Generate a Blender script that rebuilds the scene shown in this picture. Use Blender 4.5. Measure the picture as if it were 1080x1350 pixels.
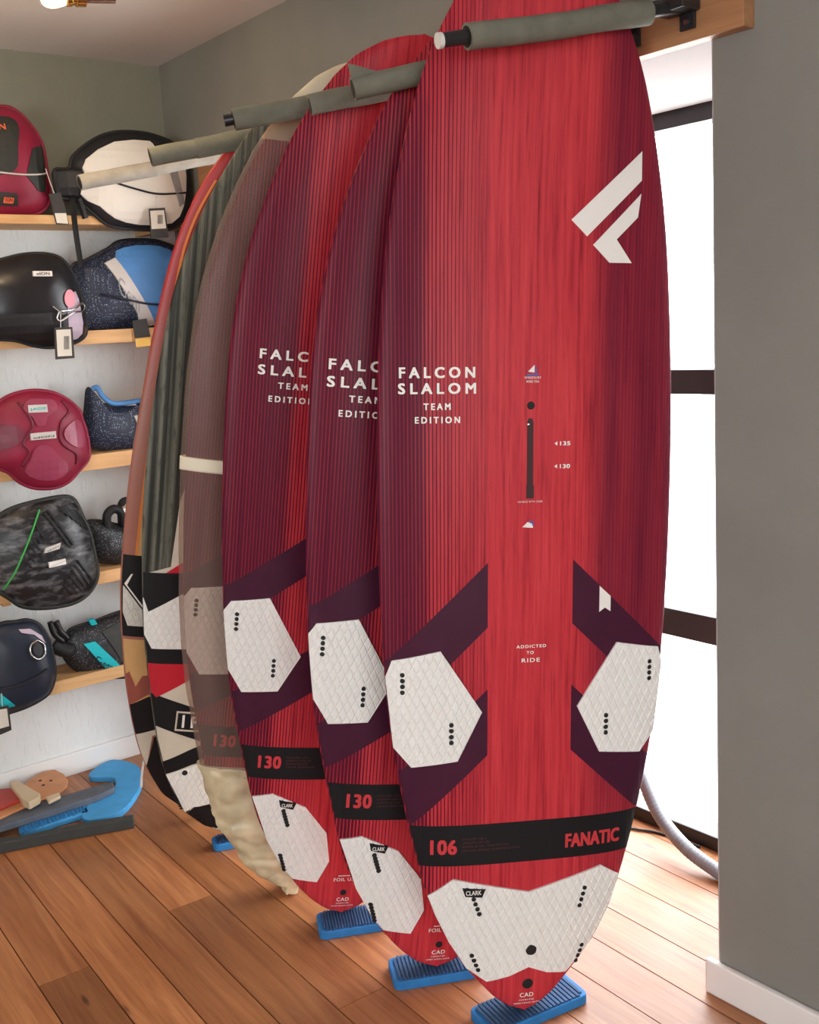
import bpy, bmesh, math, random
import numpy as np
from mathutils import Vector, Matrix, noise
random.seed(7)
for o in list(bpy.data.objects): bpy.data.objects.remove(o, do_unlink=True)
SC = bpy.context.scene
COL = SC.collection
R = math.radians

# ------------------------------------------------------------------ camera
F_PX, YAW, PITCH, ROLL = 1402.0, R(142.07), R(9.88), R(3.32)
CAM = Vector((3.849, -1.932, 1.6))
def cam_axes():
    cy, sy, cp, sp = math.cos(YAW), math.sin(YAW), math.cos(PITCH), math.sin(PITCH)
    f = Vector((cy*cp, sy*cp, -sp)); r = Vector((sy, -cy, 0)); d = f.cross(r)
    c, s = math.cos(ROLL), math.sin(ROLL)
    return c*r + s*d, -s*r + c*d, f
RT, DN, FW = cam_axes()
cam = bpy.data.objects.new('camera', bpy.data.cameras.new('camera'))
COL.objects.link(cam)
cam.matrix_world = Matrix(((RT.x, -DN.x, -FW.x, CAM.x), (RT.y, -DN.y, -FW.y, CAM.y), (RT.z, -DN.z, -FW.z, CAM.z), (0, 0, 0, 1)))
cam.data.sensor_fit = 'HORIZONTAL'; cam.data.sensor_width = 36.0
cam.data.lens = 36.0*F_PX/1080.0
cam.data.clip_start = 0.05
SC.camera = cam

# ------------------------------------------------------------------ world / light / exposure
W = bpy.data.worlds.new('overcast_sky'); SC.world = W; W.use_nodes = True
bg = W.node_tree.nodes['Background']
bg.inputs[0].default_value = (0.93, 0.97, 1.0, 1); bg.inputs[1].default_value = 11.0
SC.view_settings.view_transform = 'Standard'; SC.view_settings.look = 'None'
SC.view_settings.gamma = 1.0; SC.view_settings.use_curve_mapping = False
SC.view_settings.exposure = 0.16
def portal(name, loc, rot, sx, sy):
    l = bpy.data.lights.new(name, 'AREA'); l.shape = 'RECTANGLE'; l.size = sx; l.size_y = sy
    l.cycles.is_portal = True
    o = bpy.data.objects.new(name, l); COL.objects.link(o); o.location = loc; o.rotation_euler = rot
X0, X1, DEPTH, HEAD = 0.62, 2.46, 0.6, 2.15          # glazed recess in the back wall
RX, FY, HC = 6.5, -5.0, 2.613                        # room extents
portal('portal_back', ((X0+X1)/2, DEPTH+0.08, 1.08), (R(-90), 0, 0), X1-X0, 2.15)
portal('portal_front', (4.1, FY-0.06, 1.55), (R(90), 0, 0), 2.2, 1.3)
portal('portal_right', (RX+0.06, -2.5, 1.55), (R(90), 0, R(90)), 1.8, 1.3)

# ------------------------------------------------------------------ helpers
def tag(o, label=None, cat=None, group=None, kind=None):
    if label: o['label'] = label
    if cat: o['category'] = cat
    if group: o['group'] = group
    if kind: o['kind'] = kind
    return o
def link(o, parent=None):
    COL.objects.link(o)
    if parent is not None: o.parent = parent
    return o
def empty(name, loc=(0, 0, 0), mat=None):
    o = bpy.data.objects.new(name, None); COL.objects.link(o); o.empty_display_size = 0.1
    if mat is not None: o.matrix_world = mat
    else: o.location = loc
    return o
def obj(name, bm, mat, parent=None, smooth=False, angle=None):
    me = bpy.data.meshes.new(name)
    bm.normal_update(); bm.to_mesh(me); bm.free()
    if smooth: me.polygons.foreach_set('use_smooth', [True]*len(me.polygons))
    if angle:
        me.polygons.foreach_set('use_smooth', [True]*len(me.polygons))
        me.set_sharp_from_angle(angle=R(angle))
    me.materials.append(mat)
    return link(bpy.data.objects.new(name, me), parent)
def inst(name, src, parent=None):
    return link(bpy.data.objects.new(name, src.data), parent)
def copy_tree(o, parent=None):
    c = o.copy(); COL.objects.link(c); c.parent = parent
    for ch in o.children: copy_tree(ch, c)
    return c
def box(bm, x0, x1, y0, y1, z0, z1):
    v = [bm.verts.new((x, y, z)) for x in (x0, x1) for y in (y0, y1) for z in (z0, z1)]
    for f in ((0, 1, 3, 2), (4, 6, 7, 5), (0, 4, 5, 1), (2, 3, 7, 6), (0, 2, 6, 4), (1, 5, 7, 3)):
        bm.faces.new([v[i] for i in f])
def boxes(*bs, bevel=0):
    bm = bmesh.new()
    for b in bs: box(bm, *b)
    bmesh.ops.recalc_face_normals(bm, faces=bm.faces)
    if bevel: bmesh.ops.bevel(bm, geom=bm.edges[:], offset=bevel, segments=2, affect='EDGES', profile=0.6)
    return bm
def tube(pts, rad, seg=12, cap=True, bm=None):
    """round bar along pts; rad is a number or one per point"""
    bm = bm or bmesh.new()
    pts = [Vector(p) for p in pts]; n = len(pts)
    rad = [rad]*n if not hasattr(rad, '__len__') else rad
    t0 = (pts[1]-pts[0]).normalized()
    up = Vector((0, 0, 1)) if abs(t0.z) < 0.9 else Vector((1, 0, 0))
    a = t0.cross(up).normalized(); rings = []
    for i, p in enumerate(pts):
        t = (pts[min(i+1, n-1)]-pts[max(i-1, 0)]).normalized()
        a = (a - t*a.dot(t)).normalized(); b = t.cross(a)
        rings.append([bm.verts.new(p + rad[i]*(math.cos(2*math.pi*k/seg)*a + math.sin(2*math.pi*k/seg)*b)) for k in range(seg)])
    for i in range(n-1):
        for k in range(seg):
            bm.faces.new((rings[i][k], rings[i][(k+1) % seg], rings[i+1][(k+1) % seg], rings[i+1][k]))
    if cap:
        bm.faces.new(rings[0][::-1]); bm.faces.new(rings[-1])
    bmesh.ops.recalc_face_normals(bm, faces=bm.faces)
    return bm
def smooth_path(P, n=8, closed=False):
    P = [Vector(p) for p in P]; out = []; m = len(P)
    for i in range(m if closed else m-1):
        if closed: p0, p1, p2, p3 = P[i-1], P[i], P[(i+1) % m], P[(i+2) % m]
        else: p0, p1, p2, p3 = P[max(i-1, 0)], P[i], P[i+1], P[min(i+2, m-1)]
        for k in range(n):
            t = k/n
            out.append(0.5*((2*p1)+(p2-p0)*t+(2*p0-5*p1+4*p2-p3)*t*t+(3*p1-p0-3*p2+p3)*t**3))
    if not closed: out.append(P[-1])
    return out
def prism(poly, z0, z1, bevel=0):
    bm = bmesh.new()
    v = [bm.verts.new((x, y, z0)) for x, y in poly]; f = bm.faces.new(v)
    r = bmesh.ops.extrude_face_region(bm, geom=[f])
    for q in r['geom']:
        if isinstance(q, bmesh.types.BMVert): q.co.z = z1
    bmesh.ops.recalc_face_normals(bm, faces=bm.faces)
    if bevel: bmesh.ops.bevel(bm, geom=bm.edges[:], offset=bevel, segments=2, affect='EDGES', profile=0.5)
    return bm
# flat sheets in (x, y, z=offset) that are then laid on a curved surface
def flat_poly(polys, cell=0.03, off=0.0006, skirt=None):
    bm = bmesh.new()
    for poly in polys:
        bm.faces.new([bm.verts.new((x, y, off)) for x, y in poly])
    if cell:
        xs = [v.co.x for v in bm.verts]; ys = [v.co.y for v in bm.verts]
        for ax, lo, hi in ((0, min(xs), max(xs)), (1, min(ys), max(ys))):
            k = math.floor(lo/cell)+1
            while k*cell < hi:
                co = [0, 0, 0]; no = [0, 0, 0]; co[ax] = k*cell; no[ax] = 1
                bmesh.ops.bisect_plane(bm, geom=bm.verts[:]+bm.edges[:]+bm.faces[:], plane_co=co, plane_no=no)
                k += 1
    bmesh.ops.triangulate(bm, faces=bm.faces[:])
    if skirt is not None:
        be = [e for e in bm.edges if len(e.link_faces) == 1]
        r = bmesh.ops.extrude_edge_only(bm, edges=be)
        for q in r['geom']:
            if isinstance(q, bmesh.types.BMVert): q.co.z = skirt
    return bm
def lay(bm, fn):
    for v in bm.verts: v.co = fn(v.co.x, v.co.y, v.co.z)
    bmesh.ops.recalc_face_normals(bm, faces=bm.faces)
    return bm
def disc_poly(cx, cy, rx, ry=None, n=16):
    ry = ry or rx
    return [(cx+rx*math.cos(2*math.pi*k/n), cy+ry*math.sin(2*math.pi*k/n)) for k in range(n)]
_txt = {}
def text_flat(s, x0, x1, y0, y1, off=0.001, bold=0.02, spacing=1.0, shear=0.0):
    """lettering fitted into the rectangle"""
    key = (s, spacing, shear)
    if key not in _txt:
        c = bpy.data.curves.new('lettering', 'FONT'); c.body = s; c.space_character = spacing
        c.shear = shear; c.align_x = 'LEFT'; c.resolution_u = 3
        o = bpy.data.objects.new('lettering', c); COL.objects.link(o)
        dg = bpy.context.evaluated_depsgraph_get(); dg.update()
        me = bpy.data.meshes.new_from_object(o.evaluated_get(dg))
        V = [tuple(v.co[:2]) for v in me.vertices]; P = [tuple(p.vertices) for p in me.polygons]
        bpy.data.objects.remove(o); bpy.data.curves.remove(c); bpy.data.meshes.remove(me)
        _txt[key] = (V, P)
    V, P = _txt[key]
    ax = [v[0] for v in V]; ay = [v[1] for v in V]
    mx, Mx, my, My = min(ax), max(ax), min(ay), max(ay)
    bm = bmesh.new(); d = bold*abs(y1-y0)
    x0, x1, y0, y1 = x0+d, x1-d, y0+d*0.7, y1-d*0.7
    for k, (dx, dy) in enumerate([(0, 0)] if bold <= 0 else [(-1, -.7), (1, -.7), (-1, .7), (1, .7), (0, 0)]):
        vs = [bm.verts.new((x0+(x-mx)/(Mx-mx)*(x1-x0)+dx*d, y0+(y-my)/(My-my)*(y1-y0)+dy*d, off+k*0.00004)) for x, y in V]
        for p in P:
            try: bm.faces.new([vs[i] for i in p])
            except ValueError: pass
    return bm
def join(*bms):
    me = bpy.data.meshes.new('tmp'); bm = bmesh.new()
    for b in bms:
        b.to_mesh(me); bm.from_mesh(me); b.free()
    bpy.data.meshes.remove(me)
    return bm
def ray(u, v):
    return RT*((u-540)/F_PX) + DN*((v-675)/F_PX) + FW
def at(u, v, axis, val):
    """where the sight line of a measured photo point meets the plane axis = val"""
    d = ray(u, v); t = (val-CAM[axis])/d[axis]; return CAM + d*t

# ------------------------------------------------------------------ materials
class NT:
    def __init__(s, name):
        s.m = bpy.data.materials.new(name); s.m.use_nodes = True; s.t = s.m.node_tree
        s.b = s.t.nodes['Principled BSDF']; s.out = s.t.nodes['Material Output']
    def n(s, typ, **kw):
        q = s.t.nodes.new(typ)
        for k, v in kw.items(): setattr(q, k, v)
        return q
    def put(s, sock, v):
        if hasattr(v, 'default_value') or hasattr(v, 'is_linked'): s.t.links.new(v, sock)
        else: sock.default_value = v
    def math(s, op, a, b=0.0, c=None, clamp=False):
        q = s.n('ShaderNodeMath', operation=op); q.use_clamp = clamp
        s.put(q.inputs[0], a); s.put(q.inputs[1], b)
        if c is not None: s.put(q.inputs[2], c)
        return q.outputs[0]
    def mix(s, f, a, b, mode='MIX'):
        q = s.n('ShaderNodeMix', data_type='RGBA', blend_type=mode)
        s.put(q.inputs[0], f)
        for i, v in ((6, a), (7, b)):
            s.put(q.inputs[i], v if hasattr(v, 'is_linked') else (v[0], v[1], v[2], 1))
        return q.outputs[2]
    def coord(s, scale=(1, 1, 1), kind='Object', rnd=False):
        tc = s.n('ShaderNodeTexCoord'); mp = s.n('ShaderNodeMapping')
        s.t.links.new(tc.outputs[kind], mp.inputs[0]); mp.inputs['Scale'].default_value = scale
        if rnd:
            oi = s.n('ShaderNodeObjectInfo'); cx = s.n('ShaderNodeCombineXYZ')
            r = s.math('MULTIPLY', oi.outputs['Random'], 37.0)
            for i in range(3): s.t.links.new(r, cx.inputs[i])
            s.t.links.new(cx.outputs[0], mp.inputs['Location'])
        return mp.outputs[0]
    def noise(s, vec, scale=5.0, detail=3.0, rough=0.5, dist=0.0):
        q = s.n('ShaderNodeTexNoise'); s.t.links.new(vec, q.inputs['Vector'])
        q.inputs['Scale'].default_value = scale; q.inputs['Detail'].default_value = detail
        q.inputs['Roughness'].default_value = rough; q.inputs['Distortion'].default_value = dist
        return q.outputs[0]
    def ramp(s, f, stops):
        q = s.n('ShaderNodeValToRGB'); s.t.links.new(f, q.inputs[0]); e = q.color_ramp.elements
        while len(e) < len(stops): e.new(0.5)
        for i, (p, c) in enumerate(stops): e[i].position = p; e[i].color = (c[0], c[1], c[2], 1) if hasattr(c, '__len__') else (c, c, c, 1)
        return q.outputs[0]
    def step(s, v, lo, hi):
        q = s.n('ShaderNodeMapRange', interpolation_type='SMOOTHSTEP'); s.put(q.inputs[0], v)
        q.inputs[1].default_value = lo; q.inputs[2].default_value = hi
        return q.outputs[0]
    def bump(s, h, strength=0.3, dist=0.005):
        q = s.n('ShaderNodeBump'); s.put(q.inputs['Height'], h)
        q.inputs['Strength'].default_value = strength; q.inputs['Distance'].default_value = dist
        s.t.links.new(q.outputs[0], s.b.inputs['Normal'])
    def set(s, color=None, rough=None, metal=None, coat=None, spec=None):
        if color is not None: s.put(s.b.inputs['Base Color'], color if hasattr(color, 'is_linked') else (*color[:3], 1))
        if rough is not None: s.put(s.b.inputs['Roughness'], rough)
        if metal is not None: s.b.inputs['Metallic'].default_value = metal
        if coat is not None: s.b.inputs['Coat Weight'].default_value = coat
        if spec is not None: s.b.inputs['Specular IOR Level'].default_value = spec
        return s.m
def srgb(r, g, b):
    f = lambda c: (c/255/12.92) if c/255 <= 0.04045 else ((c/255+0.055)/1.055)**2.4
    return (f(r), f(g), f(b))
def plain(name, col, rough=0.5, metal=0.0, var=0.0, scale=20.0, bump=0.0, spec=None):
    t = NT(name); c = t.coord(); n = t.noise(c, scale, 4)
    if var:
        lo = [x*(1-var) for x in col]; hi = [min(1, x*(1+var)) for x in col]
        t.set(t.ramp(n, [(0.3, lo), (0.7, hi)]), rough, metal, spec=spec)
    else: t.set(col, rough, metal, spec=spec)
    if bump: t.bump(n, bump, 0.004)
    return t.m
def wall_mat(name, col, chip=0.0, var=0.11):
    t = NT(name); c = t.coord()
    n1 = t.noise(c, 1.7, 5, 0.6); n2 = t.noise(c, 70, 5, 0.7)
    col1 = [x*(1-var) for x in col]; col2 = [min(1, x*(1+var)) for x in col]
    t.set(t.ramp(n1, [(0.3, col1), (0.7, col2)]), 0.85, spec=0.25)
    if chip:
        n3 = t.noise(t.coord((60, 60, 22)), 1.0, 4, 0.6)
        h = t.ramp(n3, [(0.52, 0.0), (0.66, 1.0)])
        t.bump(h, chip, 0.004)
    else: t.bump(n2, 0.3, 0.003)
    return t.m
M = {}
M['wall'] = wall_mat('grey_plaster', (0.235, 0.235, 0.185))
M['wall_back'] = wall_mat('grey_plaster_back', (0.235, 0.23, 0.205))
M['chip'] = wall_mat('white_woodchip_paint', (0.74, 0.75, 0.73), chip=0.5, var=0.03)
M['ceiling'] = wall_mat('ceiling_white', (0.80, 0.775, 0.75), var=0.02)
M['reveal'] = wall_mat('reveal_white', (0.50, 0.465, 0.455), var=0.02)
M['trim'] = plain('white_gloss_trim', (0.82, 0.80, 0.77), 0.4)
M['slab'] = plain('dark_subfloor', (0.03, 0.02, 0.015), 0.9)
def wood(name, c_lo, c_hi, rough, grain=(1.2, 22, 22), knots=False, rndamt=0.35, along='X'):
    t = NT(name); v = t.coord(grain, rnd=True)
    g = t.noise(v, 2.0, 6, 0.62, 0.6)
    g2 = t.noise(t.coord((grain[0]*4, grain[1]*5, grain[2]*5), rnd=True), 2.0, 3)
    base = t.ramp(g, [(0.28, c_lo), (0.72, c_hi)])
    base = t.mix(t.math('MULTIPLY', g2, 0.35), base, [x*0.75 for x in c_lo])
    oi = t.n('ShaderNodeObjectInfo')
    tint = t.ramp(oi.outputs['Random'], [(0.0, (1-rndamt, 1-rndamt*1.1, 1-rndamt*1.2)), (1.0, (1.08, 1.06, 1.03))])
    base = t.mix(1.0, base, tint, 'MULTIPLY')
    if knots:
        vo = t.n('ShaderNodeTexVoronoi'); t.t.links.new(t.coord((2.2, 9, 3), rnd=True), vo.inputs['Vector']); vo.inputs['Scale'].default_value = 1.0
        k = t.step(vo.outputs['Distance'], 0.09, 0.03)
        base = t.mix(t.math('MULTIPLY', k, 0.8), base, (0.05, 0.018, 0.008))
        wear = t.noise(t.coord((3, 3, 3), kind='Object', rnd=True), 1.5, 5, 0.7)
        t.set(base, t.math('MULTIPLY_ADD', wear, 0.35, rough-0.12))
    else: t.set(base, rough)
    t.bump(g, 0.08, 0.003)
    return t.m
M['floor'] = wood('varnished_pine_floor', srgb(150, 88, 52), srgb(205, 142, 92), 0.36, knots=True)
M['pine'] = wood('pale_pine', srgb(205, 155, 100), srgb(238, 195, 140), 0.55, grain=(14, 1.2, 14), rndamt=0.1)
M['batten'] = wood('oak_batten', srgb(150, 105, 70), srgb(190, 140, 98), 0.5, rndamt=0.05)
M['frame'] = plain('anthracite_frame', (0.035, 0.036, 0.04), 0.45)
M['sill'] = plain('black_sill', (0.012, 0.012, 0.014), 0.35)
M['terrace'] = plain('pale_terrace', (0.7, 0.69, 0.67), 0.9, var=0.05)
def glass_mat():
    t = NT('window_glass'); t.t.nodes.remove(t.b)
    a = t.n('ShaderNodeBsdfTransparent'); g = t.n('ShaderNodeBsdfGlossy'); g.inputs['Roughness'].default_value = 0.02
    mx = t.n('ShaderNodeMixShader'); mx.inputs[0].default_value = 0.05
    t.t.links.new(a.outputs[0], mx.inputs[1]); t.t.links.new(g.outputs[0], mx.inputs[2]); t.t.links.new(mx.outputs[0], t.out.inputs[0])
    return t.m
M['glass'] = glass_mat()
def film_mat():
    t = NT('clear_plastic_film')
    c = t.coord((9, 9, 1.6)); n = t.noise(c, 1.0, 1.5, 0.5, 0.8)
    t.set((0.33, 0.225, 0.185), 0.34, spec=0.3)
    t.bump(n, 0.5, 0.01)
    a = t.n('ShaderNodeBsdfTransparent'); a.inputs[0].default_value = (0.90, 0.82, 0.77, 1)
    mx = t.n('ShaderNodeMixShader')
    t.put(mx.inputs[0], t.ramp(n, [(0.35, 0.30), (0.8, 0.42)]))
    t.t.links.new(a.outputs[0], mx.inputs[1]); t.t.links.new(t.b.outputs[0], mx.inputs[2]); t.t.links.new(mx.outputs[0], t.out.inputs[0])
    return t.m
M['film'] = film_mat()
M['crumple'] = plain('crumpled_plastic', srgb(205, 190, 155), 0.35, var=0.22, scale=14, bump=0.6)
M['cream'] = plain('cream_foam', srgb(200, 188, 160), 0.6, var=0.1)
M['tape'] = plain('white_tape', srgb(225, 215, 190), 0.5)
M['eva'] = plain('white_eva_foam', (0.80, 0.785, 0.75), 0.65, var=0.02, scale=60)
M['eva_grey'] = plain('offwhite_eva_foam', (0.66, 0.63, 0.57), 0.65, var=0.03)
M['plum'] = plain('plum_print', (0.058, 0.0115, 0.030), 0.36, var=0.08, spec=0.15)
M['black_print'] = plain('black_print', (0.012, 0.012, 0.014), 0.38, spec=0.2)
M['white_print'] = plain('white_print', (0.84, 0.81, 0.76), 0.5)
M['dim_print'] = plain('dim_red_print', (0.10, 0.02, 0.022), 0.5)
M['red_print'] = plain('red_print', (0.56, 0.035, 0.045), 0.45)
M['hole'] = plain('black_hole', (0.006, 0.006, 0.006), 0.7)
M['slot'] = plain('dark_red_slot', (0.035, 0.003, 0.005), 0.6)
M['blue_print'] = plain('blue_print', (0.08, 0.09, 0.35), 0.5)
M['red_flat'] = plain('red_flat_print', srgb(190, 25, 45), 0.4)
M['tan_flat'] = plain('tan_board', srgb(205, 160, 105), 0.4, var=0.06)
M['rust_flat'] = plain('rust_board', srgb(150, 78, 66), 0.4, var=0.08)
M['bone_flat'] = plain('bone_print', srgb(205, 196, 178), 0.45, var=0.03)
M['orange_line'] = plain('orange_pinline', srgb(225, 130, 50), 0.45)
def red_board():
    t = NT('red_striped_laminate'); tc = t.n('ShaderNodeTexCoord'); sp = t.n('ShaderNodeSeparateXYZ')
    t.t.links.new(tc.outputs['Object'], sp.inputs[0])
    x, z = sp.outputs[0], sp.outputs[2]
    A = t.math('ABSOLUTE', x)
    grain = t.noise(t.coord((75, 1, 2.6)), 1.0, 5, 0.65, 0.25)
    band = t.noise(t.coord((15, 0.2, 0.25)), 1.0, 2, 0.5)
    streak = t.noise(t.coord((170, 1, 7)), 1.0, 3, 0.6)
    col = t.ramp(grain, [(0.28, (0.27, 0.014, 0.024)), (0.46, (0.50, 0.036, 0.048)), (0.74, (0.64, 0.060, 0.068))])
    kn = t.ramp(streak, [(0.56, 0.0), (0.74, 1.0)])
    col = t.mix(t.math('MULTIPLY', kn, 0.55), col, (0.13, 0.010, 0.018))
    # fine pinstripes outside the plain centre strip, merging to plum at the rails
    ln = t.math('SINE', t.math('MULTIPLY', x, 2*math.pi/0.0080))
    side = t.step(A, 0.094, 0.098)
    left = t.step(x, 0.02, -0.02)
    nose = t.step(z, 2.25, 1.75)
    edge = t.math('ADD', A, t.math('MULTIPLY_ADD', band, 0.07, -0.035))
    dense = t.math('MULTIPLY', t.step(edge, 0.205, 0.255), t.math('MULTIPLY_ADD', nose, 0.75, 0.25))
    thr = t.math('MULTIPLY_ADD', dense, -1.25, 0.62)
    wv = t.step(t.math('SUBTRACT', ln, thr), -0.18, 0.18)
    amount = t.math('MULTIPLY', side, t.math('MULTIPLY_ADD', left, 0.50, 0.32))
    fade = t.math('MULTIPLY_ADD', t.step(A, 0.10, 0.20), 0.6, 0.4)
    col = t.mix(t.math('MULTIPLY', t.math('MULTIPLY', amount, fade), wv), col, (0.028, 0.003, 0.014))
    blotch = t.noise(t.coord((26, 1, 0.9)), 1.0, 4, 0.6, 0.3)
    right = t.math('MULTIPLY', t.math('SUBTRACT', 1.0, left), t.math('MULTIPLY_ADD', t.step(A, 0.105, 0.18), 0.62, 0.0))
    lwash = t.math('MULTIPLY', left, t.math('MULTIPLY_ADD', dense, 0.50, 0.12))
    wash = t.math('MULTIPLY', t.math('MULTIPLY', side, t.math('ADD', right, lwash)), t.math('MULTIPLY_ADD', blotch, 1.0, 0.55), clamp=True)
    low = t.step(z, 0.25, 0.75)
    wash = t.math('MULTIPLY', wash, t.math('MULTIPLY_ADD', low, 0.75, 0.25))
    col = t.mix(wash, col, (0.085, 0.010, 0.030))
    t.set(col, 0.34, spec=0.09)
    return t.m
M['red_board'] = red_board()
def grey_board():
    t = NT('grey_streaked_laminate'); a = t.noise(t.coord((62, 1, 0.5)), 1.0, 3, 0.5, 0.3); b = t.noise(t.coord((90, 1, 16)), 1.0, 4, 0.7)
    col = t.ramp(a, [(0.38, (0.018, 0.019, 0.015)), (0.47, (0.075, 0.077, 0.058)), (0.62, (0.165, 0.165, 0.130))])
    col = t.mix(t.ramp(b, [(0.5, 0.0), (0.68, 0.75)]), col, (0.03, 0.03, 0.026))
    t.set(col, 0.45, spec=0.2); return t.m
M['grey_board'] = grey_board()
def rust_board():
    t = NT('tan_and_rust_laminate'); tc = t.n('ShaderNodeTexCoord'); sp = t.n('ShaderNodeSeparateXYZ'); t.t.links.new(tc.outputs['Object'], sp.inputs[0])
    x, z = sp.outputs[0], sp.outputs[2]
    red = t.step(t.math('ADD', z, t.math('MULTIPLY', x, 0.3)), 1.2, 1.7)
    n = t.noise(t.coord((60, 1, 3)), 1.0, 4)
    col = t.mix(red, srgb(165, 105, 88), srgb(170, 30, 32))
    col = t.mix(t.math('MULTIPLY', n, 0.25), col, (0.12, 0.03, 0.025))
    t.set(col, 0.4); return t.m
M['rust_board'] = rust_board()
M['foam_grey'] = plain('grey_foam_tube', srgb(112, 112, 98), 0.85, var=0.14, scale=25, bump=0.3)
M['foam_pale'] = plain('pale_grey_foam_tube', srgb(165, 160, 148), 0.85, var=0.14, scale=25, bump=0.3)
M['foam_dark'] = plain('charcoal_foam', srgb(62, 64, 62), 0.8, var=0.12, scale=25, bump=0.25)
M['slit'] = plain('foam_slit_shadow_black', (0.008, 0.008, 0.008), 0.9)
M['steel_black'] = plain('black_steel', (0.015, 0.015, 0.016), 0.35)
M['chrome'] = plain('bright_steel', (0.62, 0.62, 0.60), 0.22, 1.0)
M['brass'] = plain('brass', (0.75, 0.52, 0.18), 0.25, 1.0)
M['cap_white'] = plain('white_cap', (0.72, 0.72, 0.70), 0.4)

# ------------------------------------------------------------------ room
def structure(name, bm, mat, parent=None):
    o = obj(name, bm, mat, parent)
    if parent is None: o['kind'] = 'structure'
    return o
floor = structure('floor', boxes((-0.12, RX+0.1, FY-0.1, DEPTH+0.1, -0.12, -0.022)), M['slab'])
PANG, PITCHW = R(-2.6), 0.1345
px, py = Vector((math.cos(PANG), math.sin(PANG))), Vector((-math.sin(PANG), math.cos(PANG)))
o2 = Vector((1.5, -0.6845))
rnd = random.Random(11)
for row in range(-33, 12):
    s = -2.0 + rnd.uniform(-1.2, 0)
    while s < 5.4:
        L = rnd.uniform(1.7, 3.2); a, b = s+0.0008, s+L-0.0008; s += L
        c = [o2 + px*u + py*w for u, w in ((a, row*PITCHW+0.0016), (b, row*PITCHW+0.0016), (b, (row+1)*PITCHW-0.0016), (a, (row+1)*PITCHW-0.0016))]
        mid = o2 + px*((a+b)/2) + py*((row+0.5)*PITCHW)
        bm = prism([((p-mid).dot(px), (p-mid).dot(py)) for p in c], -0.022, 0.0)
        Lm = Matrix.Translation((mid.x, mid.y, 0)) @ Matrix.Rotation(PANG, 4, 'Z'); inv = Lm.inverted()
        for co, no in (((0.0, 0, 0), (-1, 0, 0)), ((RX, 0, 0), (1, 0, 0)), ((0, DEPTH+0.02, 0), (0, 1, 0)), ((0, FY, 0), (0, -1, 0))):
            r = bmesh.ops.bisect_plane(bm, geom=bm.verts[:]+bm.edges[:]+bm.faces[:], plane_co=inv @ Vector(co), plane_no=inv.to_3x3() @ Vector(no), clear_outer=True)
            e = [q for q in r['geom_cut'] if isinstance(q, bmesh.types.BMEdge)]
            if e: bmesh.ops.edgeloop_fill(bm, edges=e)
        if len(bm.faces) < 4: bm.free(); continue
        p = obj('floor_plank', bm, M['floor'], floor); p.matrix_local = Lm
structure('ceiling', boxes((-0.12, RX+0.1, FY-0.1, DEPTH+0.1, HC, HC+0.1)), M['ceiling'])
structure('wall_left', boxes((-0.12, 0, FY-0.1, DEPTH+0.1, 0, HC)), M['wall'])
structure('wall_back', boxes((0, X0, 0, DEPTH, 0, HC), (X1, RX, 0, DEPTH, 0, HC), (X0, X1, 0, DEPTH, HEAD, HC)), M['wall_back'])
structure('wall_front', boxes((0, 3.0, FY-0.1, FY, 0, HC), (5.2, RX, FY-0.1, FY, 0, HC), (3.0, 5.2, FY-0.1, FY, 0, 0.9), (3.0, 5.2, FY-0.1, FY, 2.2, HC)), M['wall'])
structure('wall_right', boxes((RX, RX+0.1, FY, -3.4, 0, HC), (RX, RX+0.1, -1.6, DEPTH, 0, HC), (RX, RX+0.1, -3.4, -1.6, 0, 0.9), (RX, RX+0.1, -3.4, -1.6, 2.2, HC)), M['wall'])
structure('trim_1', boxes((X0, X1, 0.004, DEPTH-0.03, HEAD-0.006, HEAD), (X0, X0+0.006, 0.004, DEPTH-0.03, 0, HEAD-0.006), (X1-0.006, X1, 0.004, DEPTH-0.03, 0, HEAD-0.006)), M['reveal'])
structure('trim_2', boxes((0, 0.006, -3.2, 0, 0, 2.02)), M['chip'])
structure('baseboard_left', boxes((0.006, 0.022, -3.2, -0.002, 0, 0.085), bevel=0.003), M['trim'])
structure('baseboard_back', boxes((X1-0.03, RX, -0.018, -0.001, 0, 0.087), bevel=0.006), M['trim'])
structure('baseboard_right', boxes((0.024, X0, -0.016, -0.001, 0, 0.085), bevel=0.003), M['trim'])
# glazed door with dark rails at the back of the recess
YF0, YF1 = DEPTH-0.02, DEPTH+0.05
win = structure('window_1', boxes((X0, X1, YF0, YF1, 2.10, HEAD+0.02), (X0, X0+0.06, YF0, YF1, 0.045, 2.10), (X1-0.06, X1, YF0, YF1, 0.045, 2.10), (1.10, 1.16, YF0, YF1, 0.045, 2.10)), M['frame'])
for z0, z1 in ((1.363, 1.434), (0.632, 0.717)):
    obj('window_rail', boxes((X0+0.06, 1.10, YF0+0.005, YF1-0.005, z0, z1), (1.16, X1-0.06, YF0+0.005, YF1-0.005, z0, z1), bevel=0.004), M['frame'], win)
obj('window_sill', boxes((X0, X1, YF0-0.02, YF1, 0.0, 0.045), bevel=0.004), M['sill'], win)
for xa, xb in ((X0+0.06, 1.10), (1.16, X1-0.06)):
    for z0, z1 in ((0.045, 0.632), (0.717, 1.363), (1.434, 2.10)):
        obj('window_pane', boxes((xa, xb, DEPTH+0.01, DEPTH+0.016, z0, z1)), M['glass'], win)
structure('terrace', boxes((-6, 9, DEPTH+0.12, 14, -0.3, -0.12)), M['terrace'])
structure('yard', boxes((-6, 16, -16, FY-0.12, -0.3, -0.12)), M['terrace'])

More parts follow.
